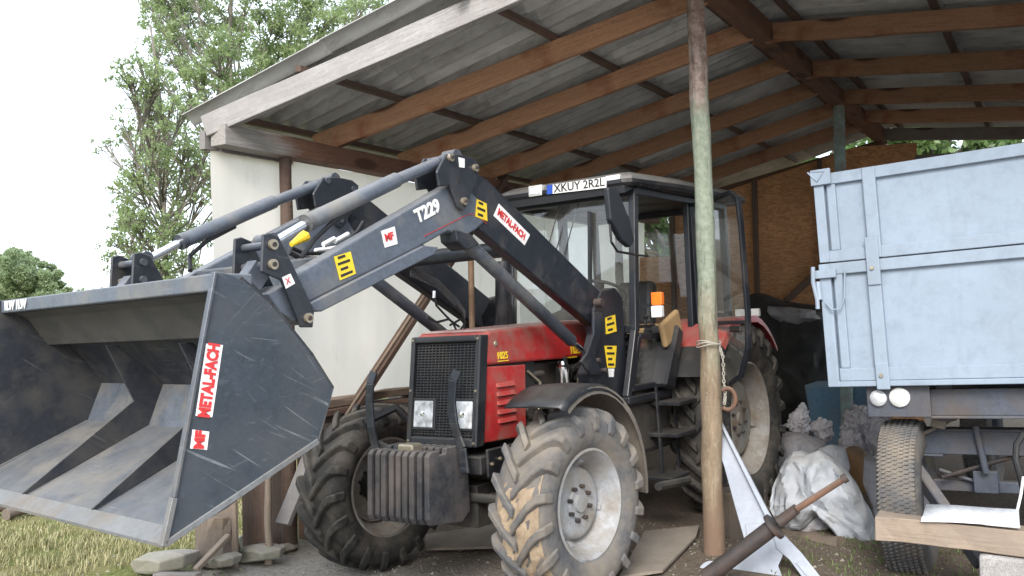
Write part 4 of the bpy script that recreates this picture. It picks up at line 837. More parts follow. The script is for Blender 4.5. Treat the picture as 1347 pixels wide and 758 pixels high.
# lamps on the roof edge, registration plate
def lamp(px, py, xx, w_, h_, nm='work_lamp'):
    c_ = A(px, py, x=xx); o = MB().box(c_-Vector((.03,0,0)),(.07,w_,h_)).build(nm, M_['white_plastic'], cab, bevel=.008, seg=2)
    MB().box(c_+Vector((.008,0,0)),(.008,w_*.8,h_*.72)).build('lamp_glass', M_['lens'], o, bevel=.003); MB().bar(c_-Vector((.04,0,.0)), c_-Vector((.10,0,.06)), .03, .02).build('lamp_bracket', M_['black'], o)
A3 = Vector((0,1,0))
lamp(704,251,1.30,.125,.085)
pA, pB, pC_, pD = A(720,244,x=1.30), A(798,233,x=1.30), A(798,247,x=1.30), A(720,256,x=1.30)
pl_ = patch([pA,pB,pC_,pD], (.006,0,0), 1, 'number_plate', M_['stk_white'], TR)
e1_ = pA.lerp(pB,.10); e2_ = pD.lerp(pC_,.10); patch([pA+Vector((.0065,0,0)),e1_+Vector((.0065,0,0)),e2_+Vector((.0065,0,0)),pD+Vector((.0065,0,0))], (.0015,0,0), 1, 'plate_band', M_['stk_blue'], pl_)
ctr = (pA+pB+pC_+pD)/4 + Vector((.008,.025,0)); text('XKUY 2R2L', .088, ctr, pB-pA, pA-pD, M_['stk_blk'], pl_, bold=.001)
lamp(806,237,1.28,.12,.075); 
MB().bar(A(716,256,x=1.26), A(815,243,x=1.26), .03, .02).build('lamp_rail', M_['roofgrey'], cab)
# indicator lamp on its stalk by the door
i0 = A(865,393, y=.78); MB().box(i0,(.05,.085,.095)).build('indicator_lamp', M_['orange'], TR, bevel=.008, seg=2)
i1 = A(865,410, y=.78); MB().box(i1,(.05,.085,.085)).build('indicator_lamp', M_['white_plastic'], TR, bevel=.008, seg=2); MB().bar(i1+Vector((-.02,-.06,.05)), i1+Vector((-.02,-.14,.05)), .03,.03).build('lamp_bracket', M_['black'], TR)
# ---- rear fenders: red crown, black inner side
for sgn in (1,-1):
    mb = MB(); n = 12; vs = []
    for lay in (0,.01):
        for i in range(n+1):
            a = R_(28)+R_(112)*i/n; r = .90-lay; x, z = -.08+r*math.cos(a)*1.02, .735+r*math.sin(a)*.98
            z = min(z, 1.585-lay+.01)
            for y in (.42*sgn+.04, .97*sgn+.02): vs.append((x,y,z))
            vs.append((-.08+(r-.05)*math.cos(a)*1.02, .985*sgn+.02, min(.735+(r-.05)*math.sin(a)*.98, 1.54)))
    N = (n+1)*3
    fs = [(l_*N+i*3+j, l_*N+i*3+j+1, l_*N+i*3+j+4, l_*N+i*3+j+3) for l_ in (0,1) for i in range(n) for j in (0,1)] + [(i*3,(i+1)*3,N+(i+1)*3,N+i*3) for i in range(n)] + [(i*3+2,(i+1)*3+2,N+(i+1)*3+2,N+i*3+2) for i in range(n)]
    for i in (0,n): fs += [(i*3,i*3+1,N+i*3+1,N+i*3),(i*3+1,i*3+2,N+i*3+2,N+i*3+1)]
    mb = MB(); mb.add(vs, fs)
    mb.mi = [0 if max(vs[j][2] for j in f) > 1.46 or (sum(vs[j][0] for j in f)/len(f)) < -.3 else 1 for f in fs]; mb.build('rear_fender', [M_['red'], M_['black']], TR, smooth=True)
    pr = [(-.08+.86*math.cos(R_(28)+R_(132)*i/n)*1.02, 0, min(.735+.86*math.sin(R_(28)+R_(132)*i/n)*.98, 1.56)) for i in range(n+1)]+[(-.45,0,1.1),(.35,0,1.1)]
    MB().prism(pr, 'y', .43*sgn+.03, .46*sgn+.03).build('fender_side', M_['black'], TR)
    MB().box((-.60,.80*sgn,1.62),(.05,.22,.07)).build('tail_lamp', M_['white_plastic'] if sgn > 0 else M_['orange'], TR, bevel=.006)
MB().hexa([(.80,.42,1.05),(.98,.42,1.10),(.98,.70,1.10),(.80,.70,1.05),(.62,.42,1.50),(.72,.42,1.56),(.72,.72,1.56),(.62,.72,1.50)]).build('fender_front', M_['black'], TR, bevel=.02)
# steps below the door
for z, x0 in ((.42,1.15),(.72,1.0),(.95,.95)): MB().bb((x0-.32,.50,z),(x0+.02,.80,z+.03)).build('step', M_['black'], TR, bevel=.004)
for x in (.72,1.02): MB().bar((x,.66,.44),(x-.05,.62,1.1), .03, .015, (0,1,0)).build('step_bracket', M_['black'], TR)
MB().bb((.55,.25,.60),(1.4,.56,.98)).build('fuel_tank', M_['iron'], TR, bevel=.04, seg=2)
MB().tube([A(866,640,y=.84),A(905,632,y=.80)], .03, 8).build('step_tube', M_['iron'], TR)
# ---- loader, both sides
yn_ = .53
frontbeam = [(390,361),(593,242),(621,253),(632,264),(640,290),(626,303),(610,312),(590,304),(558,322),(409,397),(412,412),(403,428),(390,424),(372,392)]
rearbeam = [(626,227),(642,237),(794,388),(802,402),(791,428),(778,426),(632,303),(613,266)]
strip = [(408,399),(558,323),(578,325),(572,335),(424,410),(414,410)]
knee_o = [(574,226),(586,203),(604,203),(622,208),(630,216),(629,232),(613,273),(608,278),(602,273),(591,244),(577,246)]
for sgn in (1,-1):
    def side_(pts, d0, d1):        # polygon measured on the near arm, mirrored for the far one
        return d0*sgn, d1*sgn
    la = MB().prism(poly(frontbeam, y=yn_), 'y', .44*sgn, .53*sgn).build('loader_arm', M_['light_slate'], TR, bevel=.012, seg=3)
    MB().prism(poly(rearbeam, y=.52), 'y', .44*sgn, .523*sgn).build('rear_arm', M_['dark_slate'], la, bevel=.012, seg=3)
    a_, b_ = A(637,300,y=.5), A(784,418,y=.5); a_.y = b_.y = .485*sgn; MB().tube([a_,b_], .036, 16).build('arm_lit_underside', M_['slate'], la, smooth=True)  # paler rounded tube added for the arm's underside, its caught light put into the paint
    MB().prism(poly(strip, y=.55), 'y', .46*sgn, .548*sgn).build('arm_flange', M_['light_slate'], la, bevel=.006)
    for d0, d1 in ((.548,.565),(.395,.412)):
        MB().prism(poly(knee_o, y=.56), 'y', d0*sgn, d1*sgn).build('knee_plate', M_['dark_slate'], la, bevel=.005)
    for px, py in ((592.6,207.5),(625,221),(610,265)):
        c_ = A(px,py,y=.57); MB().tube([(c_.x,.385*sgn,c_.z),(c_.x,.566*sgn,c_.z)], .019, 14).build('pivot_pin', M_['slate'], la, smooth=True); MB().tube([(c_.x,.565*sgn,c_.z),(c_.x,.582*sgn,c_.z)], .022, 14).build('pin_head', M_['zinc'], la, smooth=True); MB().tube([(c_.x,.56*sgn,c_.z),(c_.x,.590*sgn,c_.z)], .011, 6).build('pin_bolt', M_['darkrust'], la)
    c0_, c1_ = A(604,226,y=.566), A(604,240,y=.566); c0_.y = c1_.y = .5665*sgn; MB().bar(c0_, c1_, .004, .018, (1,0,0)).build('slot', M_['stk_blk'], la)
    # bucket cylinder
    p0, p1, p2, p3 = [A(x,y,y=.48) for x, y in ((357,321),(406,292),(521,237),(593,207))]
    for p in (p0,p1,p2,p3): p.y = .48*sgn
    bc = MB().tube([p1,p1.lerp(p2,.02),p2], [.036,.040,.040], 24).build('bucket_cylinder', M_['light_slate'], TR, smooth=True)
    MB().tube([p2-(p2-p1)*.01,p3], [.0315,.0315], 20).build('cylinder_sleeve', M_['light_slate'], bc, smooth=True)
    MB().tube([p0,p1], .0215, 16).build('piston_rod', M_['chrome'], bc, smooth=True); MB().tube([p1-(p2-p1).normalized()*.02,p1+(p2-p1).normalized()*.012], .043, 20).build('cylinder_gland', M_['slate'], bc, smooth=True)
    MB().tube([(p3.x,.44*sgn,p3.z),(p3.x,.53*sgn,p3.z)], .04, 16).build('cylinder_eye', M_['slate'], bc, smooth=True)
    dn = Vector((0,0,-1)); MB().tube([p1+(p2-p1)*.55+dn*.045, p1+(p2-p1)*.25+dn*.055, p1+(p2-p1)*.1+dn*.10+Vector((0,-.03,0)), p1+dn*.16+Vector((.0,-.06*sgn,0))], .012, 8).build('hose', M_['rubberhose'], bc, smooth=True)
    # lift cylinder
    p0, p1, p2 = [A(x,y,y=.50) for x, y in ((612,316),(753,448),(787,478))]
    for p in (p0,p1,p2): p.y = .49*sgn
    lc = MB().tube([p0-(p1-p0)*.02,p0,p1,p1+(p2-p1)*.03], [.030,.042,.042,.036], 24).build('lift_cylinder', M_['slate'], TR, smooth=True); MB().tube([p1,p2], .018, 14).build('piston_rod', M_['chrome'], lc, smooth=True)
    MB().tube([(p2.x,.45*sgn,p2.z),(p2.x,.54*sgn,p2.z)], .032, 14).build('cylinder_eye', M_['dark_slate'], lc, smooth=True)
    MB().prism(poly([(590,303),(612,310),(622,322),(606,330),(592,318)], y=.50), 'y', .43*sgn, .55*sgn).build('cylinder_lug', M_['dark_slate'], la, bevel=.005)
    # mast bolted to the tractor's side
    mast = MB().prism(poly([(795,383),(812,378),(822,392),(826,470),(840,528),(786,522),(778,492),(790,440),(784,408)], y=.56), 'y', .44*sgn, .545*sgn).build('loader_mast', M_['cabblack'], TR, bevel=.012, seg=2)
    MB().prism(poly([(781,410),(792,412),(790,440),(783,468),(792,492),(778,494),(764,476),(772,466),(781,440)], y=.57), 'y', .55*sgn, .572*sgn).build('mast_bracket', M_['dark_slate'], mast, bevel=.005)
    for px, py in ((790,398),(787,474),(796,487),(832,508)):
        c_ = A(px,py,y=.575); MB().tube([(c_.x,.53*sgn,c_.z),(c_.x,.59*sgn,c_.z)], .016 if py > 400 else .03, 12).build('mast_pin', M_['darkrust'], mast)
    MB().bar((1.30,.46*sgn,1.10),(1.30,.20*sgn,.80), .14, .10, (1,0,0)).build('mast_foot', M_['black'], mast)
    MB().bar((1.55,.40*sgn,.95),(2.45,.36*sgn,.80), .03, .12).build('frame_rail', M_['black'], TR, bevel=.005)
# decals on the near side only
yd_ = .5305
def dq(pts, nm, mat, y=.532, th=.0015, par=None): return patch([Vector((p.x, y, p.z)) for p in (A(a,b,y=y) for a,b in pts)], (0,1,0), th, nm, mat, par or TR)
s1 = dq([(439,338),(461,331),(468,360),(447,369)], 'warning_sticker', M_['stk_yel'])
def scrib(st, pts, y, mat=M_['stk_blk'], n=5, par=None):
    for i in range(n):
        t0, t1 = (i+.18)/n, (i+.62)/n; a = [A(x,yy,y=y) for x,yy in pts]
        L0, L1, R0, R1 = a[0].lerp(a[3],t0), a[0].lerp(a[3],t1), a[1].lerp(a[2],t0), a[1].lerp(a[2],t1); f0, f1 = (.12,.85) if i % 2 else (.2,.65)
        patch([L0.lerp(R0,f0),L0.lerp(R0,f1),L1.lerp(R1,f1),L1.lerp(R1,f0)], (0,1,0), .001, 'print_line', mat, par)
scrib(s1, [(439,338),(461,331),(468,360),(447,369)], .534, n=4, par=s1)
s2 = dq([(501,304),(519,298),(523,321),(506,326)], 'logo_sticker', M_['stk_white']); c_ = A(512,312,y=.534); text('MF', .052, (c_.x,.5345,c_.z), A(521,309,y=.53)-A(503,315,y=.53), (0,0,1), M_['stk_red'], s2, bold=.002)
s3 = dq([(627,262),(640,268),(641,291),(625,285)], 'warning_sticker', M_['stk_yel']); scrib(s3, [(627,262),(640,268),(641,291),(625,285)], .534, n=3, par=s3)
c_ = A(563,278,y=.534); text('T229', .098, (c_.x,.5325,c_.z), A(590,263,y=.53)-A(538,291,y=.53), (0,0,1), M_['stk_white'], TR, bold=.004, sx=1.05)
mb = MB(); L_ = [A(x,y,y=.533) for x, y in ((558,311),(588,296),(616,282),(627,282),(640,294))]
for p, q in zip(L_, L_[1:]): mb.bar(p, q+(q-p)*.02, .003, .009, (0,1,0))
mb.v = [(x,.5315+(.0012 if y > .533 else 0),z) for x, y, z in mb.v]; mb.build('red_stripe', M_['stk_red'], TR)
s4 = dq([(656,268),(697,309),(690,323),(649,284)], 'brand_sticker', M_['stk_white'], y=.5245); c_ = A(673,296,y=.526); text('METAL-FACH', .064, (c_.x,.5262,c_.z), A(694,316,y=.53)-A(653,276,y=.53), A(656,268,y=.53)-A(649,284,y=.53), M_['stk_red'], s4, bold=.003, sx=.82)
s5 = dq([(796,418),(809,414),(811,436),(797,440)], 'warning_sticker', M_['stk_yel'], y=.5475); s6 = dq([(795,455),(811,455),(809,484),(799,484)], 'warning_sticker', M_['stk_yel'], y=.5475); dq([(800,485),(808,485),(807,496),(801,496)], 'type_plate', M_['stk_white'], y=.5475)
scrib(s6, [(795,455),(811,455),(809,484),(799,484)], .549, n=4, par=s6); scrib(s5, [(796,418),(809,414),(811,436),(797,440)], .549, n=3, par=s5)
dq([(603,207),(611,209),(611,221),(604,220)], 'type_plate', M_['stk_white'], y=.5665)
# cross beams between the arms, couplers and hoses
c_ = A(420,352,y=.4); MB().bar((c_.x,-.45,c_.z-.03),(c_.x,.45,c_.z-.03), .17, .15).build('cross_beam', M_['slate'], TR, bevel=.012, seg=2)
c2 = A(660,330,y=.4); MB().tube([(2.62,-.45,2.08),(2.62,.45,2.08)], .05, 16).build('cross_tube', M_['dark_slate'], TR, smooth=True)
hp = [A(x,y,y=.30) for x, y in ((380,332),(395,340),(420,341),(455,336),(478,322),(500,312))]; MB().tube(hp, .013, 8).build('hose', M_['rubberhose'], TR, smooth=True)
hp = [A(x,y,y=.22) for x, y in ((383,326),(400,334),(430,333),(450,322),(470,305),(478,292))]; MB().tube(hp, .011, 8).build('hose', M_['rubberhose'], TR, smooth=True)
MB().tube([A(383,322,y=.28),A(402,310,y=.28)], [.012,.03], 10).build('dust_cap', M_['stk_yel'], TR)
for p, q in (((425,322),(440,314)),((440,318),(458,308)),((415,330),(445,326))): MB().tube([A(*p,y=.2),A(*q,y=.2)], .013, 8).build('coupler', M_['white_plastic'], TR, smooth=True)
r6 = random.Random(6)
for k in range(5):                                     # steel pipes and hoses down the far arm
    dy = .011*k; MB().tube([A(540,352+2.6*k,y=-.36),A(575,368+2.6*k,y=-.36),A(600,392+2.6*k,y=-.36),A(612,410+2.2*k,y=-.34)], .005, 6).build('hydraulic_pipe', M_['slate'], TR, smooth=True)
for pts in ([(571,388),(574,402),(585,414),(596,425),(600,434)], [(562,418),(575,424),(590,420),(604,430)], [(600,402),(608,412),(612,425),(604,436)], [(592,428),(606,420),(614,430),(606,438)]):
    MB().tube([A(x,y,y=-.1) for x, y in pts], .008, 6).build('hose', M_['rubberhose'], TR, smooth=True)
MB().tube([A(571,383,y=-.1),A(571,392,y=-.1)], .012, 8).build('coupler', M_['chrome'], TR)
MB().tube([A(x,y,y=.45) for x, y in ((764,476),(752,486),(745,480),(742,470))], .012, 8).build('hose', M_['rubberhose'], TR, smooth=True)

# ================================================================ BUCKET (part of the tractor, in its own frame)
dB = fwd + rt*((-700-673.5)/CAM_F) - up*((487-379)/CAM_F); yB = -dB.normalized(); zB = Vector((0,0,1)); zB = (zB - yB*zB.dot(yB)).normalized(); xB = yB.cross(zB)
BK = Fr(T.w(4.46,0,1.95), xB, yB, zB)
bucket = empty('bucket', TR, T.mat().inverted() @ BK.mat())
HB = .93
def b(px, py, y=HB): return BK.at(px, py, 'y', y)
sp_ = [b(*q) for q in ((284,357),(305,361),(324,372),(358,402),(410,467),(437,509),(435,524),(418,578),(300,668),(215,719),(228,657))]
HBN = HB
for s_ in (1,-1):
    HB = HBN if s_ > 0 else 1.08
    MB().prism(sp_, 'y', HB*s_, (HB-.014)*s_).build('side_plate', M_['bucket_out'] if s_ > 0 else M_['bucket_in'], bucket, bevel=.003)
    # wear strips: along the mouth, and the lower edge
    for (p, q, wd, mt, off) in ((b(283,358),b(229,655),.012,'slate',.006),(b(229,655),b(215,719),.02,'steel_edge',.006),(b(217,716),b(418,580),.022,'steel_edge',.004)):
        p = Vector((p.x,(HB-.004)*s_,p.z)); q = Vector((q.x,(HB-.004)*s_,q.z)); MB().bar(p, q, wd, .026, (0,1,0)).build('wear_strip', M_[mt], bucket, bevel=.002)
HB = HBN
def sect(pts, y0, y1, th, nm, mat, bevel=.002):          # a bent sheet running across the bucket, pts in (x,z)
    mb = MB(); n = len(pts)
    for (p, q) in zip(pts, pts[1:]):
        p, q = Vector((p.x,0,p.z)), Vector((q.x,0,q.z)); d = (q-p).normalized(); p = p-d*.006; q = q+d*.006; nn = Vector((-d.z,0,d.x))*th
        mb.hexa([(p.x,y0,p.z),(q.x,y0,q.z),(q.x,y1,q.z),(p.x,y1,p.z),(p.x+nn.x,y0,p.z+nn.z),(q.x+nn.x,y0,q.z+nn.z),(q.x+nn.x,y1,q.z+nn.z),(p.x+nn.x,y1,p.z+nn.z)])
    return mb.build(nm, mat, bucket)
ye = HB-.0145; yw = -(1.08-.0145)
Cn, F1, F2 = b(217,717), b(418,577), b(437,510)
F1i, F2i = b(195,560,-.31), b(205,502,-.31)               # checked on the inner rib
U1, U2, U3 = b(410,467), b(358,402), b(318,368)
ED = Cn + (F1-Cn)*.10
sect([ED, F1], yw-.01, ye+.01, .012, 'floor_plate', M_['bucket_floor'])
MB().hexa([(Cn.x,yw,Cn.z-.012),(Cn.x,ye,Cn.z-.012),(ED.x,ye,ED.z-.012),(ED.x,yw,ED.z-.012),(Cn.x,yw,Cn.z-.001),(Cn.x,ye,Cn.z-.001),(ED.x,ye,ED.z+.012),(ED.x,yw,ED.z+.012)]).build('cutting_edge', M_['steel_edge'], bucket)
sect([F1, F2], yw-.01, ye+.01, .012, 'back_plate', M_['bucket_floor'])
sect([F2, U1, U2, U3], yw-.01, ye+.01, .012, 'back_plate', M_['bucket_in'])
# top: lip box and the stepped shelf hung under it
l0, l1 = b(284,359), b(281,382)
mb = MB(); mb.bb((l0.x-.16,yw,l1.z),(l0.x-.004,ye,l0.z)); mb.build('top_lip', M_['light_slate'], bucket, bevel=.006, seg=2)
sA, sB = b(35,419,yw), b(63,454,yw); sC = b(88,456,yw)
mb = MB(); mb.prism([(l0.x-.06,0,l1.z-.001),(sA.x,0,sA.z),(sB.x,0,sB.z),(min(sB.x-.05,sC.x),0,sB.z+.004),(l0.x-.19,0,sB.z+.05),(l0.x-.19,0,l1.z-.001)], 'y', yw, ye); mb.build('shelf_plate', M_['bucket_shelf'], bucket, bevel=.004)
# two ribs across the inside
for y in (-.41, .26):
    R0, R1, R2 = b(29,649,-.41), b(176,527,-.41), b(139,455,-.41)
    pr = [R0, R1, R2, Vector((R2.x-.06,0,R2.z)), F2+(U1-F2)*.5+Vector((.012,0,.0)), F2, F1, R0+Vector((-.005,0,-.01))]
    MB().prism(pr, 'y', y-.006, y+.006).build('rib', M_['bucket_in'], bucket, bevel=.001)
# stickers on the near side
q = [b(x,y) for x, y in ((271,452),(293,454),(279,549),(257,547))]
st = patch([Vector((p.x,HB,p.z)) for p in q], (0,1,0), .0015, 'brand_sticker', M_['stk_white'], bucket)
cc = sum(q, Vector())/4; text('METAL-FACH', .060, (cc.x,HB+.003,cc.z), (q[0]+q[1])-(q[2]+q[3]), (q[0]-q[1]), M_['stk_red'], st, bold=.003, sx=.74)
q = [b(x,y) for x, y in ((253,565),(275,568),(272,592),(250,590))]
st = patch([Vector((p.x,HB,p.z)) for p in q], (0,1,0), .0015, 'logo_sticker', M_['stk_white'], bucket); cc = sum(q, Vector())/4
text('MF', .050, (cc.x,HB+.003,cc.z), (q[0]+q[1])-(q[2]+q[3]), (q[0]-q[1]), M_['stk_red'], st, bold=.003)
c_ = BK.at(20, 405, 'x', l0.x); text('1LW 1LW', .062, (l0.x+.0015,c_.y,l0.z*.5+l1.z*.5), (0,1,0), (0,0,1), M_['stk_white'], bucket, bold=.002)
# link brackets on the back of the bucket, each a pair of plates with pins
lk = [(343,309),(352,307),(365,313),(379,341),(399,383),(411,409),(409,431),(393,431),(387,417),(367,369),(341,358)]
for s_ in (1,-1):
    P_ = [A(x,y,y=.56) for x, y in lk]; lb = None
    for d0, d1 in ((.56,.575),(.375,.39)):
        o = MB().prism([(p.x,0,p.z) for p in P_], 'y', d0*s_, d1*s_).build('link_plate', M_['dark_slate'], bucket, bevel=.004); o.matrix_local = BK.mat().inverted() @ T.mat(); lb = lb or o
    for x, y in ((358,322),(358,348),(404.6,418.6)):
        c_ = A(x,y,y=.575); o = MB().tube([(c_.x,.59*s_,c_.z),(c_.x,.574*s_,c_.z)], .023, 12).build('pin_head', M_['zinc'], bucket, smooth=True); o.matrix_local = BK.mat().inverted() @ T.mat(); o = MB().tube([(c_.x,.36*s_,c_.z),(c_.x,.578*s_,c_.z)], .018, 12).build('link_pin', M_['slate'], bucket, smooth=True); o.matrix_local = BK.mat().inverted() @ T.mat()
        o = MB().tube([(c_.x,.59*s_,c_.z),(c_.x,.597*s_,c_.z)], .011, 6).build('pin_bolt', M_['darkrust'], bucket); o.matrix_local = BK.mat().inverted() @ T.mat()
    c_ = A(350,318,y=.47); o = MB().lathe([(.001,-.05),(.035,-.05),(.035,.05),(.001,.05)], (c_.x,.47*s_,c_.z), 'y', 16).build('link_roller', M_['slate'], bucket, smooth=True); o.matrix_local = BK.mat().inverted() @ T.mat()
    p, q = A(327,374,y=.47), A(341,352,y=.47); o = MB().bar((p.x,.47*s_,p.z),(q.x,.47*s_,q.z), .10, .06, (0,1,0)).build('hook_block', M_['light_slate'], bucket, bevel=.004); o.matrix_local = BK.mat().inverted() @ T.mat()
    p, q = A(357,393,y=.46), A(382,420,y=.46); o = MB().prism([(A(x,y,y=.5).x,0,A(x,y,y=.5).z) for x, y in ((344,387),(369,375),(388,412),(380,424),(362,412))], 'y', .40*s_, .54*s_).build('hook_block', M_['light_slate'], bucket, bevel=.004); o.matrix_local = BK.mat().inverted() @ T.mat()
st = patch([(p.x,.576,p.z) for p in (A(x,y,y=.576) for x, y in ((371,365),(382,360),(388,373),(376,380)))], (0,1,0), .001, 'warning_sticker', M_['stk_white'], bucket); st.matrix_local = BK.mat().inverted() @ T.mat()
c_ = A(379,370,y=.578); o = text('X', .04, (c_.x,.578,c_.z), (-1,0,.3), (0,0,1), M_['stk_red'], bucket, name='warning_mark'); o.matrix_local = BK.mat().inverted() @ T.mat()

# ================================================================ TRAILER (frame R, tilted a little to its left)
Yt_ = (S.X*-.069 + S.Y*-.996 + S.Z*.055).normalized(); Zt_ = S.Z - Yt_*S.Z.dot(Yt_); Zt_.normalize(); Xt_ = Yt_.cross(Zt_)
o0 = S.at(1100, 509, 'x', .2); R0f = Fr(S.w(*o0), Xt_, Yt_, Zt_)
base = Vector((0,0,-R0f.o.z))
RF_ = Fr(R0f.w(0,0,-1.15), Xt_, Yt_, Zt_); ZO = 1.15        # origin near the ground under the board's corner
def r(px, py, x=0): return RF_.at(px, py, 'x', x)
trl = root('farm_trailer', 'pale blue high sided farm trailer with its front board towards the yard', 'trailer', RF_)
WDT = 2.3
tl, bl_ = r(1085,229), r(1091,509); H1 = tl.z; Zb = bl_.z; Zs = r(1082,347).z; print('trailer', tl, bl_, Zs, r(1347,187), r(1347,506), r(1347,318))
pt = M_['trailer']
def rb(y0, y1, z0, z1, x0, x1, nm, mat=pt, par=trl, bv=.005): return MB().bb((x0,y0,z0),(x1,y1,z1)).build(nm, mat, par, bevel=bv, seg=2)
fb = rb(.03, WDT, Zb+.02, Zs-.006, -.045, -.020, 'front_board'); fb2 = rb(.03, WDT, Zs+.006, H1-.01, -.045, -.020, 'upper_board')
y2 = r(1144,240).y; y3 = r(1156,430).y
zr1 = r(1110,332).z-.0
for par, z0, z1, yy in ((fb2, Zs+.004, H1, y2), (fb, Zb, Zs-.004, y3)):
    up_ = par is fb2
    rb(.0, WDT, z1-(.075 if up_ else .075), z1, -.05, .012, 'top_rail', par=par)
    rb(.0, WDT, z0+.0, z0+(.075 if up_ else .035), -.05, .010 if up_ else .02, 'bottom_rail', par=par)
    if not up_: rb(.03, WDT, z0+.036, z0+.12, -.05, .004, 'bottom_rail', par=par)
    rb(.045, .10, z0+(.076 if up_ else .121), z1-.076, -.05, .008, 'rib', par=par)
    for yk in (yy, yy+.98, yy+1.96):
        if yk < WDT-.05: rb(yk-.04, yk+.04, z0+.001, z1-.001, -.048, .024, 'rib', par=par)
for yk in (y3, y3+.98):                                       # hinge straps and bolts over the joint and at the foot
    rb(yk-.035, yk+.045, Zs-.17, Zs+.14, .0245, .037, 'strap'); rb(yk-.035, yk+.045, Zb-.02, Zb+.15, .0245, .037, 'strap')
    for z in (Zs-.06, Zb+.07): MB().tube([(.037,yk,z),(.052,yk,z)], .012, 8).build('bolt', M_['zinc'], trl)
rb(-.045, .028, Zb, Zs-.005, -.07, .022, 'corner_post'); rb(-.035, .03, Zs+.005, H1+.01, -.07, .022, 'corner_post')
rb(-.075, .07, Zs-.10, Zs-.045, .023, .05, 'latch_plate'); rb(-.045,.085, H1-.075, H1+.03, .023, .045, 'corner_cap')
MB().tube([(.06,-.07,Zs-.02),(.065,-.075,Zs-.12),(.055,-.06,Zs-.24),(.06,-.06,Zs-.30)], .014, 8).build('latch_pin', pt, trl, smooth=True)
MB().tube([(.03,-.055,Zs-.12),(.04,-.05,Zs-.24)], .022, 8).build('latch_pin', pt, trl, smooth=True)
MB().tube([(.045,-.01,Zs-.26),(.055,.03,Zs-.31),(.05,.08,Zs-.31),(.04,.11,Zs-.24),(.03,.125,Zs-.06)], .006, 6).build('safety_chain', pt, trl, smooth=True)
MB().tube([(.045,-.06,H1+.02),(.05,0,H1-.05),(.045,.05,H1+.01),(.045,-.03,H1+.02)], .006, 6).build('tie_wire', pt, trl, smooth=True)
for yy, nm in ((.0,'side_board'),(WDT-.05,'side_board')):
    for z0, z1 in ((Zb,Zs-.006),(Zs+.006,H1-.012)):
        o = rb(yy-.02, yy+.01, z0, z1, -4.3, -.075, nm)
        rb(yy-.045, yy-.0205, z1-.08, z1, -4.3, -.075, 'side_rail', par=o)
        for xx in (-1.0,-2.1,-3.2,-4.2): rb(yy-.05, yy-.0205, z0+.01, z1-.09, xx-.04, xx+.04, 'side_rib', par=o)
rb(.02, WDT-.06, Zb+.0, Zb+.04, -4.3, -.075, 'floor', M_['trailer_dark'])
rb(.02, WDT-.06, Zb, H1-.05, -4.32, -4.301, 'tail_board')
td = M_['trailer_dark']
for yy in (.62, 1.62): rb(yy-.05, yy+.05, Zb-.24, Zb-.002, -4.2, -.15, 'chassis_beam', td)
rb(.50, WDT-.02, Zb-.20, Zb-.035, -.20, -.10, 'cross_member', td); rb(.50, WDT-.02, Zb-.215, Zb-.2005, -.22, -.06, 'cross_member', td)
for xx in (-1.2,-2.2,-3.2): rb(.1, WDT-.1, Zb-.16, Zb-.003, xx-.05, xx+.05, 'cross_member', td)
lpn = [r(x,y,-.05) for x, y in ((1139,511),(1222,511),(1222,549),(1139,549))]
rb(lpn[0].y, lpn[1].y, lpn[2].z, Zb-.004, -.09, -.05, 'lamp_plate', td)
for px, py, rad, nm, mt in ((1155,524,.047,'side_lamp','lens'),(1183,523,.056,'side_lamp','white_plastic')):  # right lamp: its reflected flare is put into a plain white colour
    c_ = r(px,py,-.03); MB().lathe([(rad*1.1,-.022),(rad*1.1,0),(rad,.004),(rad*.7,.016),(.001,.022)], c_, 'x', 24).build(nm, M_[mt], trl, smooth=True)
c_ = r(1262,541,-.3); MB().box(c_,(.08,.12,.07)).build('reflector', M_['orange'], trl, bevel=.01); 
c_ = r(1236,550,-.25); MB().box(c_,(.05,.085,.13), Matrix.Rotation(R_(-12),3,'X')).build('mud_flap', M_['fendust'], trl, bevel=.006)
# turntable, axle, drawbar, rods
p, q = r(1205,584,-.35), r(1347,582,-.35); zc = (p.z+q.z)/2; rb(p.y, WDT-.1, zc-.075, zc+.075, -.45, -.35, 'turntable_beam', td); rb(p.y-.0, WDT-.1, zc+.076, zc+.09, -.48, -.33, 'turntable_beam', td); rb(p.y-.0, p.y+.16, zc-.09, zc-.0755, -.5, -.33, 'turntable_beam', td)
p = r(1250,637,-.5); rb(p.y-.1, WDT-.1, p.z-.04, p.z+.03, -.56, -.48, 'front_axle', td); c_ = r(1298,633,-.45); rb(c_.y-.07, c_.y+.07, c_.z-.07, c_.z+.07, -.5, -.40, 'axle_block', td)
MB().tube([r(1283,560,-.32), r(1297,622,-.36)], .022, 10).build('spring_rod', td, trl, smooth=True); MB().tube([r(1240,628,-.4), r(1347,597,-.4)], .014, 8).build('brake_rod', M_['darkrust'], trl, smooth=True); MB().tube([r(1236,618,-.45), r(1290,636,-.45)], .012, 8).build('brake_rod', td, trl, smooth=True)
d0, d1 = r(1205,618,-.30), r(1292,742,.20)
MB().bar(d0, d1, .07, .09, (0,0,1)).build('drawbar', td, trl, bevel=.008); d2 = Vector((d0.x, 2*1.12-d0.y, d0.z)); MB().bar(d2, d1+Vector((.05,.35,0)), .07, .09, (0,0,1)).build('drawbar', td, trl, bevel=.008)
MB().tube([r(1347,570,-.1), r(1337,585,-.08), r(1336,605,-.05), r(1343,630,.0), r(1347,650,.1)], .018, 8).build('brake_hose', M_['rubberhose'], trl, smooth=True); MB().tube([r(1346,628,.1), r(1343,650,.2), r(1338,672,.3)], .008, 6).build('cable', M_['white_plastic'], trl, smooth=True)
MB().tube([r(1205,575,-.3), r(1262,548,-.28)], .012, 6).build('cable', M_['fendust'], trl, smooth=True)
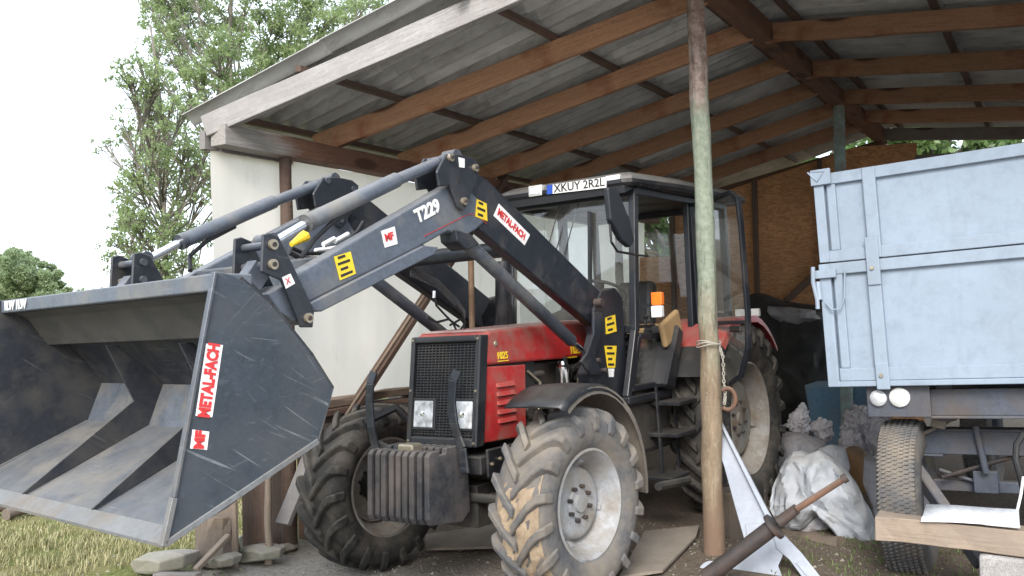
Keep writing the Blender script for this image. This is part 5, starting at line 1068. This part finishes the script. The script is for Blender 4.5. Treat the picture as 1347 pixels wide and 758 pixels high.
# wheels
def trailer_wheel(c, st):
    wq = empty('wheel', trl, Matrix.Translation(c) @ Matrix.Rotation(st, 4, 'Z')); Rw, rw, wd = .505, .27, .25; h = wd/2
    prof = [(rw,-h*.7),(rw+.01,-h*.85),(rw+.08,-h*1.02),(rw+.15,-h*1.0),(Rw-.035,-h*.9),(Rw-.012,-h*.82),(Rw-.004,-h*.6),(Rw,0)]; prof += [(a,-b_) for a, b_ in prof[-2::-1]]
    t_ = MB().lathe(prof, ax='y', n=60).build('tyre', M_['rubber_dusty'], wq, smooth=True)
    mb = MB(); n = 110; rq = random.Random(1)
    for i in range(n):
        for j in range(7):
            y = (-.80+1.6*j/6)*h; a = 2*math.pi*(i+.5*(j%2))/n; ww = .0085; ca, sa = math.cos(a), math.sin(a); tx, tz = -sa, ca; hh = .008+rq.uniform(-.002,.002); r0 = Rw-.012 - (.008 if j in (0,6) else 0)
            P4 = [(-1,-1),(1,-1),(1,1),(-1,1)]
            vs = [((r0)*ca+tx*u_*ww, y+v_*.011+u_*.004, (r0)*sa+tz*u_*ww) for u_, v_ in P4] + [((r0+.012+hh)*ca+tx*u_*ww*.75, y+v_*.009+u_*.004, (r0+.012+hh)*sa+tz*u_*ww*.75) for u_, v_ in P4]
            mb.hexa(vs)
    mb.build('tread_blocks', M_['rubber_dusty'], t_)
    MB().lathe([(rw+.006,h*.7),(rw+.012,h*.8),(rw-.01,h*.78),(rw-.03,h*.4),(.15,h*.2),(.1,h*.6),(.001,h*.62)], ax='y', n=36).build('rim', td, wq, smooth=True)
    MB().lathe([(rw+.006,-h*.7),(rw+.012,-h*.8),(rw-.01,-h*.78),(rw-.03,-h*.4),(.15,-h*.2),(.1,-h*.6),(.001,-h*.62)], ax='y', n=36).build('rim', td, wq, smooth=True)
gw = S.loc(W.w(*[0,0,0])); 
wc = r(1196,655,-.28); print('wheel c', wc, RF_.w(*wc)); trailer_wheel(wc, R_(4))
trailer_wheel(Vector((wc.x,wc.y+1.72,wc.z)), R_(4)); trailer_wheel(Vector((-3.4,wc.y,wc.z)), 0); trailer_wheel(Vector((-3.4,wc.y+1.72,wc.z)), 0)

# ================================================================ LOOSE THINGS
from mathutils import noise as mnoise
def lump(name, mat, label, cat, outline, fr, ax, val, depth, seed, folds=.03, fz=6, base_z=None, nrm=1, flat_=.0, group=None, freq2=0):
    """a soft or rough body whose silhouette follows the outline and which bulges to both sides"""
    P = [fr.at(x, y, ax, val) for x, y in outline]; k = 'xyz'.index(ax); cen = sum(P, Vector())/len(P)
    ring = []; n = 48; per = [0]
    for a, b_ in zip(P, P[1:]+P[:1]): per.append(per[-1]+(b_-a).length)
    for i in range(n):
        s_ = per[-1]*i/n
        for j in range(len(P)):
            if per[j] <= s_ <= per[j+1]: ring.append(P[j].lerp(P[(j+1)%len(P)], (s_-per[j])/max(1e-9, per[j+1]-per[j]))); break
    mb = MB(); vs = []; n2 = 96; m = 26; rq = random.Random(seed); of = Vector((rq.uniform(0,50),rq.uniform(0,50),rq.uniform(0,50)))
    ring = [ring[i//2] if i % 2 == 0 else (ring[i//2]+ring[(i//2+1)%n])/2 for i in range(n2)]; n = n2
    def rid(v): return 1-abs(2.2*mnoise.noise(v))
    for j in range(1, m):
        t = math.pi*j/m; sc = math.sin(t)**.6; dd = -math.cos(t)*depth
        for i in range(n):
            rag = 1 + (.30*mnoise.noise(Vector((i*.35, seed*3.7, j*.12))) + .07*mnoise.noise(Vector((i*.9, seed*1.3, j*.3))) if fz > 9 else 0)
            q = cen + (ring[i]-cen)*sc*rag; q[k] += dd; g_ = Vector((q.x*fz, q.y*fz, q.z*fz*(.55 if fz > 9 else .3)))+of
            w_ = folds*(rid(g_)*1.4 + .6*rid(g_*2.1) + (.35*rid(g_*5) if fz > 9 else .12*rid(g_*4)) - 1.2)
            q[k] += w_*(1 if dd > 0 else -1)*-1 if False else -w_; q += (q-cen)*w_*.35*(1 if sc < .95 else .5)
            vs.append(q)
    vs.append(cen - Vector([depth if z == k else 0 for z in range(3)])); vs.append(cen + Vector([depth if z == k else 0 for z in range(3)]))
    fs = [(j*n+i, j*n+(i+1)%n, (j+1)*n+(i+1)%n, (j+1)*n+i) for j in range(m-2) for i in range(n)] + [((i+1)%n, i, (m-1)*n) for i in range(n)] + [((m-2)*n+i, (m-2)*n+(i+1)%n, (m-1)*n+1) for i in range(n)]
    mb.add(vs, fs); lo = min(v.z for v in vs); base = (cen.x, cen.y, lo)
    o = single(mb, name, mat, label, cat, fr, base, group, smooth=True); return o
# white sacks by the trailer
lump('white_sack', M_['sack'], 'big crumpled white woven sack lying beside the trailer wheel', 'sack', [(1037,600),(1046,592),(1062,598),(1078,592),(1094,603),(1112,622),(1130,645),(1145,678),(1160,716),(1140,721),(1118,718),(1096,690),(1080,676),(1060,696),(1048,700),(1026,690),(1014,668),(1018,642),(1028,615)], S, 'x', .95, .22, 1, folds=.042, fz=6.5)
lump('white_sack', M_['bag_grey'], 'greyish underside sack tucked beneath the big white one', 'sack', [(1045,668),(1080,662),(1100,676),(1092,696),(1070,706),(1046,708),(1036,690)], S, 'x', 1.0, .14, 2, folds=.02)
lump('plastic_bag', M_['sack'], 'small white bag standing at the foot of the green post', 'bag', [(1077,590),(1092,585),(1110,588),(1118,615),(1112,640),(1090,632),(1076,612)], S, 'x', 1.5, .12, 3, folds=.02)
lump('plastic_bag', M_['bag'], 'big crinkled translucent bag behind the trailer wheel', 'bag', [(1110,543),(1124,534),(1168,541),(1180,560),(1170,585),(1158,606),(1146,606),(1134,580),(1112,570)], S, 'x', 3.4, .22, 4, folds=.06, fz=11)
lump('plastic_bag', M_['bag'], 'pale crinkled bag leaning on the blue container', 'bag', [(1034,560),(1044,540),(1055,530),(1064,548),(1064,566),(1058,577),(1046,570)], S, 'x', 3.3, .14, 5, folds=.04, fz=13)
lump('plastic_bag', M_['bag'], 'flattened pale bag between the green post and the grey sack', 'bag', [(1067,556),(1080,550),(1094,556),(1096,572),(1090,582),(1082,580),(1070,566)], S, 'x', 3.2, .12, 6, folds=.04, fz=14)
lump('plastic_bag', M_['bag'], 'crumpled pale bag at the right of the green post', 'bag', [(1108,562),(1130,566),(1136,590),(1118,600),(1104,586)], S, 'x', 3.1, .12, 16, folds=.04, fz=14)
lump('grey_sack', M_['bag_grey'], 'dark grey sack slumped under the blue container', 'sack', [(1030,568),(1060,572),(1085,582),(1090,605),(1070,640),(1040,640),(1026,610)], S, 'x', 2.9, .25, 7, folds=.03)
lump('grey_sack', M_['bag_grey'], 'grey sheet bag standing against the trailer wheel', 'sack', [(1138,600),(1160,606),(1162,650),(1158,700),(1146,660),(1136,630)], S, 'x', 1.7, .14, 17, folds=.02)
# blue container behind the green post
q0, q1 = S.at(1057,506,'x',4.6), S.at(1150,572,'x',4.6); mb = MB(); mb.hexa([(4.6,q0.y-.12,.0),(5.2,q0.y-.12,.0),(5.2,q1.y,.0),(4.6,q1.y,.0),(4.6,q0.y,q0.z),(5.2,q0.y,q0.z),(5.2,q1.y-.02,q0.z),(4.6,q1.y-.02,q0.z)])
o = single(mb, 'blue_container', M_['blue_tank'], 'dull blue plastic container standing behind the green post', 'container', S, (4.9,q0.y,0), bevel=.03, seg=2)
# brown gas bottle
q = S.at(1124,588,'x',2.6); g = Vector((q.x,q.y,0)); single(MB().lathe([(.001,0),(.10,0),(.11,.02),(.11,q.z-.10),(.09,q.z-.03),(.05,q.z),(.001,q.z)], (g.x,g.y,0), 'z', 24), 'gas_bottle', M_['brown'], 'brown metal bottle standing right of the green post', 'bottle', S, g, smooth=True)
# dark tarpaulin heap behind the tractor
lump('tarpaulin_heap', M_['tarp'], 'black tarpaulin heap behind the tractor, reaching to the trailer', 'tarpaulin', [(985,388),(1000,384),(1030,396),(1060,400),(1085,402),(1105,420),(1110,510),(1105,560),(1060,560),(1030,575),(1000,600),(960,560),(950,470)], S, 'x', 5.75, .45, 8, folds=.03)
lump('round_bale_wrap', M_['bag_grey'], 'dull grey wrapped bundle on top of the black tarpaulin heap', 'bundle', [(1012,402),(1040,404),(1075,408),(1085,420),(1060,430),(1030,424),(1010,414)], S, 'x', 5.6, .3, 18, folds=.03)
# stones, stump, sticks and logs at the left
for i, (ol, xx, lb) in enumerate((
    ([(184,735),(195,727),(225,725),(243,730),(241,748),(215,755),(190,752)], -2.05, 'pale block stone lying in front of the tree stump'),
    ([(304,717),(318,704),(331,698),(336,712),(333,722),(308,724)], -1.35, 'wedge shaped stone leaning behind the upright stick'),
    ([(306,722),(335,716),(352,717),(370,722),(368,735),(330,740),(304,735)], -1.5, 'broad flat pale stone at the foot of the upright stick'),
    ([(282,733),(298,727),(308,733),(305,745),(285,745)], -1.8, 'small flat stone between the stump and the broad stone'),
    ([(368,716),(382,712),(388,722),(376,730)], -1.2, 'little stone beside the dark post'))):
    P_ = [S.at(x_,y_,'x',xx) for x_, y_ in ol]; cc = sum(P_, Vector())/len(P_); rq = random.Random(i+3); dpt = .10 if i else .16; mb = MB(); N_ = len(P_)
    mb.add([(p.x+s_*dpt*rq.uniform(.7,1.1) if s_ else p.x, cc.y+(p.y-cc.y)*f_, cc.z+(p.z-cc.z)*f_) for s_, f_ in ((-1,.72),(0,1.0),(1,.8)) for p in P_], [(a_*N_+k_, a_*N_+(k_+1)%N_, (a_+1)*N_+(k_+1)%N_, (a_+1)*N_+k_) for a_ in (0,1) for k_ in range(N_)]+[tuple(range(N_)), tuple(range(3*N_-1,2*N_-1,-1))])
    single(mb, 'field_stone', M_['stone'], lb, 'stone', S, (cc.x,cc.y,min(p.z for p in P_)), 'stones at the foot of the white wall', bevel=.012, seg=2)
g = W.loc(W.w(*[0,0,0])); q = S.at(273,738,'x',-1.77)
mb = MB(); rq = random.Random(4); vs = []; n = 18
for j, z in enumerate((-.03,.1,.22,.30)):
    for i in range(n): a = 2*math.pi*i/n; rr_ = .145+.018*math.sin(3*a+1)+rq.uniform(-.01,.01)+.02*(j == 0); vs.append((q.x+.1+rr_*math.cos(a), q.y+rr_*math.sin(a), q.z+z+(rq.uniform(-.01,.01) if j == 3 else 0)))
mb.add(vs, [(j*n+i,j*n+(i+1)%n,(j+1)*n+(i+1)%n,(j+1)*n+i) for j in range(3) for i in range(n)]+[tuple(range(n)),tuple(range(3*n,4*n))])
single(mb, 'tree_stump', M_['stump'], 'round upright stump under the bucket\'s lower corner', 'stump', S, (q.x+.1,q.y,q.z))
def stick(name, label, cat, p, q, w_, h_, mat, group=None, rnd=False):
    p, q = Vector(p), Vector(q); X = (q-p).normalized(); Y = Vector((0,0,1)).cross(X); Y = Y.normalized() if Y.length > .05 else Vector((0,1,0)); Z = X.cross(Y); L = (q-p).length
    mb = MB(); rq = random.Random(int(L*1000)); n = max(3, int(L/.12))
    if rnd: mb.tube([(L*i/n, rq.uniform(-.1,.1)*w_, rq.uniform(-.1,.1)*w_) for i in range(n+1)], [w_/2*(1.05-.15*i/n)+rq.uniform(-.05,.05)*w_ for i in range(n+1)], 12)
    else:
        vs = [(L*i/n, a*w_/2+rq.uniform(-.04,.04)*w_, b_*h_/2+rq.uniform(-.04,.04)*h_) for i in range(n+1) for a, b_ in ((-1,-1),(1,-1),(1,1),(-1,1))]
        mb.add(vs, [(i*4+k, i*4+(k+1)%4, (i+1)*4+(k+1)%4, (i+1)*4+k) for i in range(n) for k in range(4)] + [(3,2,1,0), tuple(n*4+k for k in range(4))])
    o = mb.build(name, mat, smooth=rnd, bevel=0 if rnd else .004); Sm = Matrix((S.X,S.Y,S.Z)).transposed() @ Matrix((X,Y,Z)).transposed(); m4 = Sm.to_4x4(); m4.translation = S.w(*p); o.matrix_world = m4
    return tag(o, label, cat, group)
stick('lath', 'short sawn lath leaning on the stump', 'stick', S.at(257,750,'x',-2.05), S.at(301,704,'x',-1.75), .045, .03, M_['wood_plank'])
stick('stake', 'thin round stake standing upright under the bucket edge', 'stake', S.at(354,738,'x',-1.5)-Vector((0,0,.02)), S.at(352,628,'x',-1.5), .05, .05, M_['wood_plank'], rnd=True)
for i, (p, q, w_, lb) in enumerate((((-30,668),(20,668),.10,'half hidden log nearest the left edge of the photo'),((8,688),(48,664),.10,'split log lying in the grass under the bucket mouth'))):
    a = S.at(*p,'x',-1.9+.1*i); b_ = S.at(*q,'x',-1.6+.1*i); a.z = max(a.z,.05); b_.z = max(b_.z,.06); stick('log', lb, 'log', a, b_, w_, w_, M_['wood_bark'], 'logs in the grass at the left', True)
stick('stick', 'flat grey stick lying on the ground in front of the stump', 'stick', S.at(205,757,'x',-2.3), S.at(262,757,'x',-2.25), .06, .03, M_['wood_old'])
# boards lying under the tractor
def ground_board(px, lb, z=.006, mat=M_['cardboard']):
    pts = []
    for x, y in px: d = fwd + rt*((x-673.5)/CAM_F) - up*((y-379)/CAM_F); t = (z-.0-CP.z)/d.z; pts.append(CP+d*t)
    k = len(pts); c_ = sum(pts, Vector())/k; mb = MB(); mb.add([(p.x,p.y,p.z+ground_h(p.x,p.y)+.02) for p in pts]+[(p.x,p.y,p.z+.018+ground_h(p.x,p.y)+.02) for p in pts], [tuple(range(k)), tuple(range(2*k-1,k-1,-1))]+[(i,(i+1)%k,k+(i+1)%k,k+i) for i in range(k)])
    return single(mb, 'ground_board', mat, lb, 'board', W, (c_.x,c_.y,c_.z), 'boards lying under the tractor')
ground_board([(815,770),(848,706),(920,700),(916,715),(872,762)], 'dusty flat board on the ground behind the near front wheel')
ground_board([(560,702),(655,690),(700,700),(690,722),(560,722)], 'dusty flat board on the ground between the front wheels', .004)
# chunk of wood behind the first post
q = S.at(968,716,'x',.55); single(MB().lathe([(.001,0),(.13,0),(.135,.1),(.125,.3),(.13,.36),(.001,.365)], (q.x,q.y,-.01), 'z', 14), 'wood_block', M_['stump'], 'rough wood block standing behind the thick brown post', 'wood block', S, (q.x,q.y,0), bevel=.01)
stick('log', 'short round log under the big white sack', 'log', S.at(1050,716,'x',.75), S.at(1108,722,'x',.62), .17, .17, M_['wood_bark'], 'logs by the white sacks', True)
stick('log', 'grey log end beside the trailer wheel, right of the short round log', 'log', S.at(1100,728,'x',.95), S.at(1128,716,'x',1.1), .13, .13, M_['wood_old'], 'logs by the white sacks', True)
# timber with a paper sheet, and the weathered block under it
a, b_ = S.at(1154,691,'x',-.42), S.at(1347,696,'x',-.42); b_.z = a.z; ex = a+(b_-a)*1.9; stick('squared_timber', 'short sawn timber lying level in front of the trailer wheel', 'timber', a, ex, .15, .135, M_['wood_plank'])
ptop = a.z+.0675+.016; c0 = S.at(1218,668,'z',ptop); c1 = S.at(1343,672,'z',ptop); f0, f1 = S.at(1212,686,'x',-.42-.083), S.at(1342,691,'x',-.42-.083)
mb = MB(); fr0, fr1 = Vector((-.42-.088,f0.y,ptop+.001)), Vector((-.42-.088,f1.y,ptop+.001)); bk0, bk1 = Vector((-.42+.085,c0.y-.01,ptop)), Vector((-.42+.085,c1.y,ptop+.004))
L_ = [(bk0+Vector((.05,-.0,.035)),bk1+Vector((.05,0,.05))),(bk0.lerp(fr0,.5),bk1.lerp(fr1,.5)+Vector((0,0,.006))),(fr0,fr1),(Vector((-.42-.096,f0.y,f0.z)),Vector((-.42-.094,f1.y,f1.z)))]
for p, q in L_: mb.v += [tuple(p), tuple(p.lerp(q,.33)+Vector((0,0,.004))), tuple(p.lerp(q,.66)), tuple(q)]
mb.f = [(i*4+j,i*4+j+1,(i+1)*4+j+1,(i+1)*4+j) for i in range(3) for j in range(3)]; mb.mi = [0]*9
o = single(mb, 'paper_sheet', M_['paper'], 'white paper sheet draped over the sawn timber', 'paper', S, (fr0.x,fr0.y,fr0.z), smooth=True); so = o.modifiers.new('solid','SOLIDIFY'); so.thickness = .0015
a1 = S.at(1290,718,'x',-.35); mb = MB(); mb.bb((-.50,-2.9,-.05),(-.12,a1.y,a1.z-.01)); single(mb, 'weathered_block', M_['wood_grey'], 'weathered grey wooden block at the right edge under the sawn timber', 'wood block', S, (-.3,a1.y-.3,0), bevel=.02, seg=2)
# white steel implement frame leaning on the first post
ws = root('steel_frame', 'white painted steel implement frame leaning against the thick brown post', 'implement', S, S.at(1000,752,'z',0)); wb = Vector(S.loc(ws.matrix_world.translation))
LN = Vector((1,0,.0)).cross(Vector((0,1,0))); ang = R_(27)
Fl = Fr(S.w(-.30,0,0), S.X*math.cos(ang)-S.Z*math.sin(ang), S.Y, S.Z*math.cos(ang)+S.X*math.sin(ang)); Minv = S.mat(tuple(wb)).inverted() @ Fl.mat()
def lf(pts, d0, d1, nm, holes=None, mat='white_steel'):
    o = MB().prism([Fl.at(x,y,'x',0) for x, y in pts], 'x', d0, d1).build(nm, M_[mat], ws, bevel=.003); o.matrix_local = Minv; return o
lf([(921,529),(938,535),(1014,684),(983,724),(966,664),(952,612)], .0, .012, 'channel_web')
lf([(936,533),(941,537),(1017,683),(1012,688)], -.05, -.0005, 'channel_flange')
lf([(981,690),(1013,688),(1030,703),(1034,722),(1024,745),(1036,775),(922,775),(920,754),(950,744),(985,730)], -.012, -.002, 'base_plate')
lf([(1014,690),(1030,702),(1055,728),(1098,782),(1072,782),(1040,738),(1022,722)], -.022, -.0125, 'leg')
lf([(1048,742),(1058,738),(1086,772),(1076,776)], -.030, -.0225, 'leg_edge')
c_ = Fl.at(937,757,'x',-.05); o = MB().lathe([(.001,-.03),(.085,-.03),(.09,0),(.085,.03),(.001,.035)], c_, 'x', 24).build('roller', M_['white_steel'], ws, smooth=True); o.matrix_local = Minv
# rusty screw jack lying across it
pts = [S.at(x,y,'x',u_) for x, y, u_ in ((928,760,-.66),(962,735,-.62),(1012,697,-.56),(1018,693,-.555),(1024,688,-.55),(1046,671,-.52),(1048,670,-.52),(1112,629,-.45))]
jk = root('hydraulic_jack', 'rusty hydraulic cylinder with extended rod lying across the white steel frame', 'cylinder', S, pts[0]); mk = Matrix.Translation(-pts[0])
for seg_, rad, nm, mt in (((0,3),[.050,.050,.050,.050],'barrel','darkrust'),((4,6),[.036,.030,.032],'gland','darkrust'),((6,7),[.020,.018],'rod','rust')):
    P_ = pts[seg_[0]:seg_[1]+1]; MB().tube([p-pts[0] for p in P_], rad, 20).build(nm, M_[mt], jk, smooth=True)
d_ = (pts[4]-pts[2]).normalized(); MB().tube([pts[3]-pts[0]-d_*.012, pts[3]-pts[0]+d_*.012], .080, 20).build('collar', M_['darkrust'], jk, smooth=True)
MB().tube([pts[7]-pts[0]-(pts[7]-pts[6]).normalized()*.02, pts[7]-pts[0]+(pts[7]-pts[6]).normalized()*.01], .026, 12).build('rod_eye', M_['darkrust'], jk, smooth=True)
# rope round the post, ring and chain hanging from it
rp = MB(); zz = S.at(930,455,'x',-.08).z
for k in range(3):
    rp.tube([(.082*math.cos(t), .082*math.sin(t)+.01, zz+.012*k+.012*math.sin(2*t+k)) for t in np.linspace(0,2*math.pi,25)], .004, 6, caps=False)
single(rp, 'wire_tie', M_['rope'], 'wire wound round the thick brown post', 'wire', S, (0,0,zz))
c_ = [S.at(x,y,'x',-.10) for x, y in ((947,458),(951,470),(952,500),(954,520),(953,530))]
ch = root('chain', 'light chain hanging down the right side of the thick brown post', 'chain', S, c_[0]); n = 22
for i in range(n):
    t = i/(n-1)*(len(c_)-1); j = min(int(t), len(c_)-2); p = c_[j].lerp(c_[j+1], t-j)-c_[0]; a = (i%2)*math.pi/2; hx = Vector((math.cos(a), math.sin(a), 0))
    MB().tube([p + hx*(.0085*math.cos(q_)) + Vector((0,0,.014*math.sin(q_))) for q_ in np.linspace(0,2*math.pi,11)], .003, 5, caps=False).build('link', M_['rope'], ch)
c_ = S.at(957,525,'x',-.10); mb = MB(); rr_ = .062; mb.tube([(c_.x+.25*rr_*math.cos(t), c_.y-.8*rr_*math.cos(t), c_.z+rr_*1.15*math.sin(t)) for t in np.linspace(R_(-130),R_(130)+0,22)][::-1], .015, 10)
mb.v = [(x, 2*c_.y-y if False else y, z) for x, y, z in mb.v]
single(mb, 'iron_ring', M_['rust'], 'worn open ring hanging on the chain by the thick brown post', 'ring', S, (c_.x,c_.y,c_.z), smooth=True)
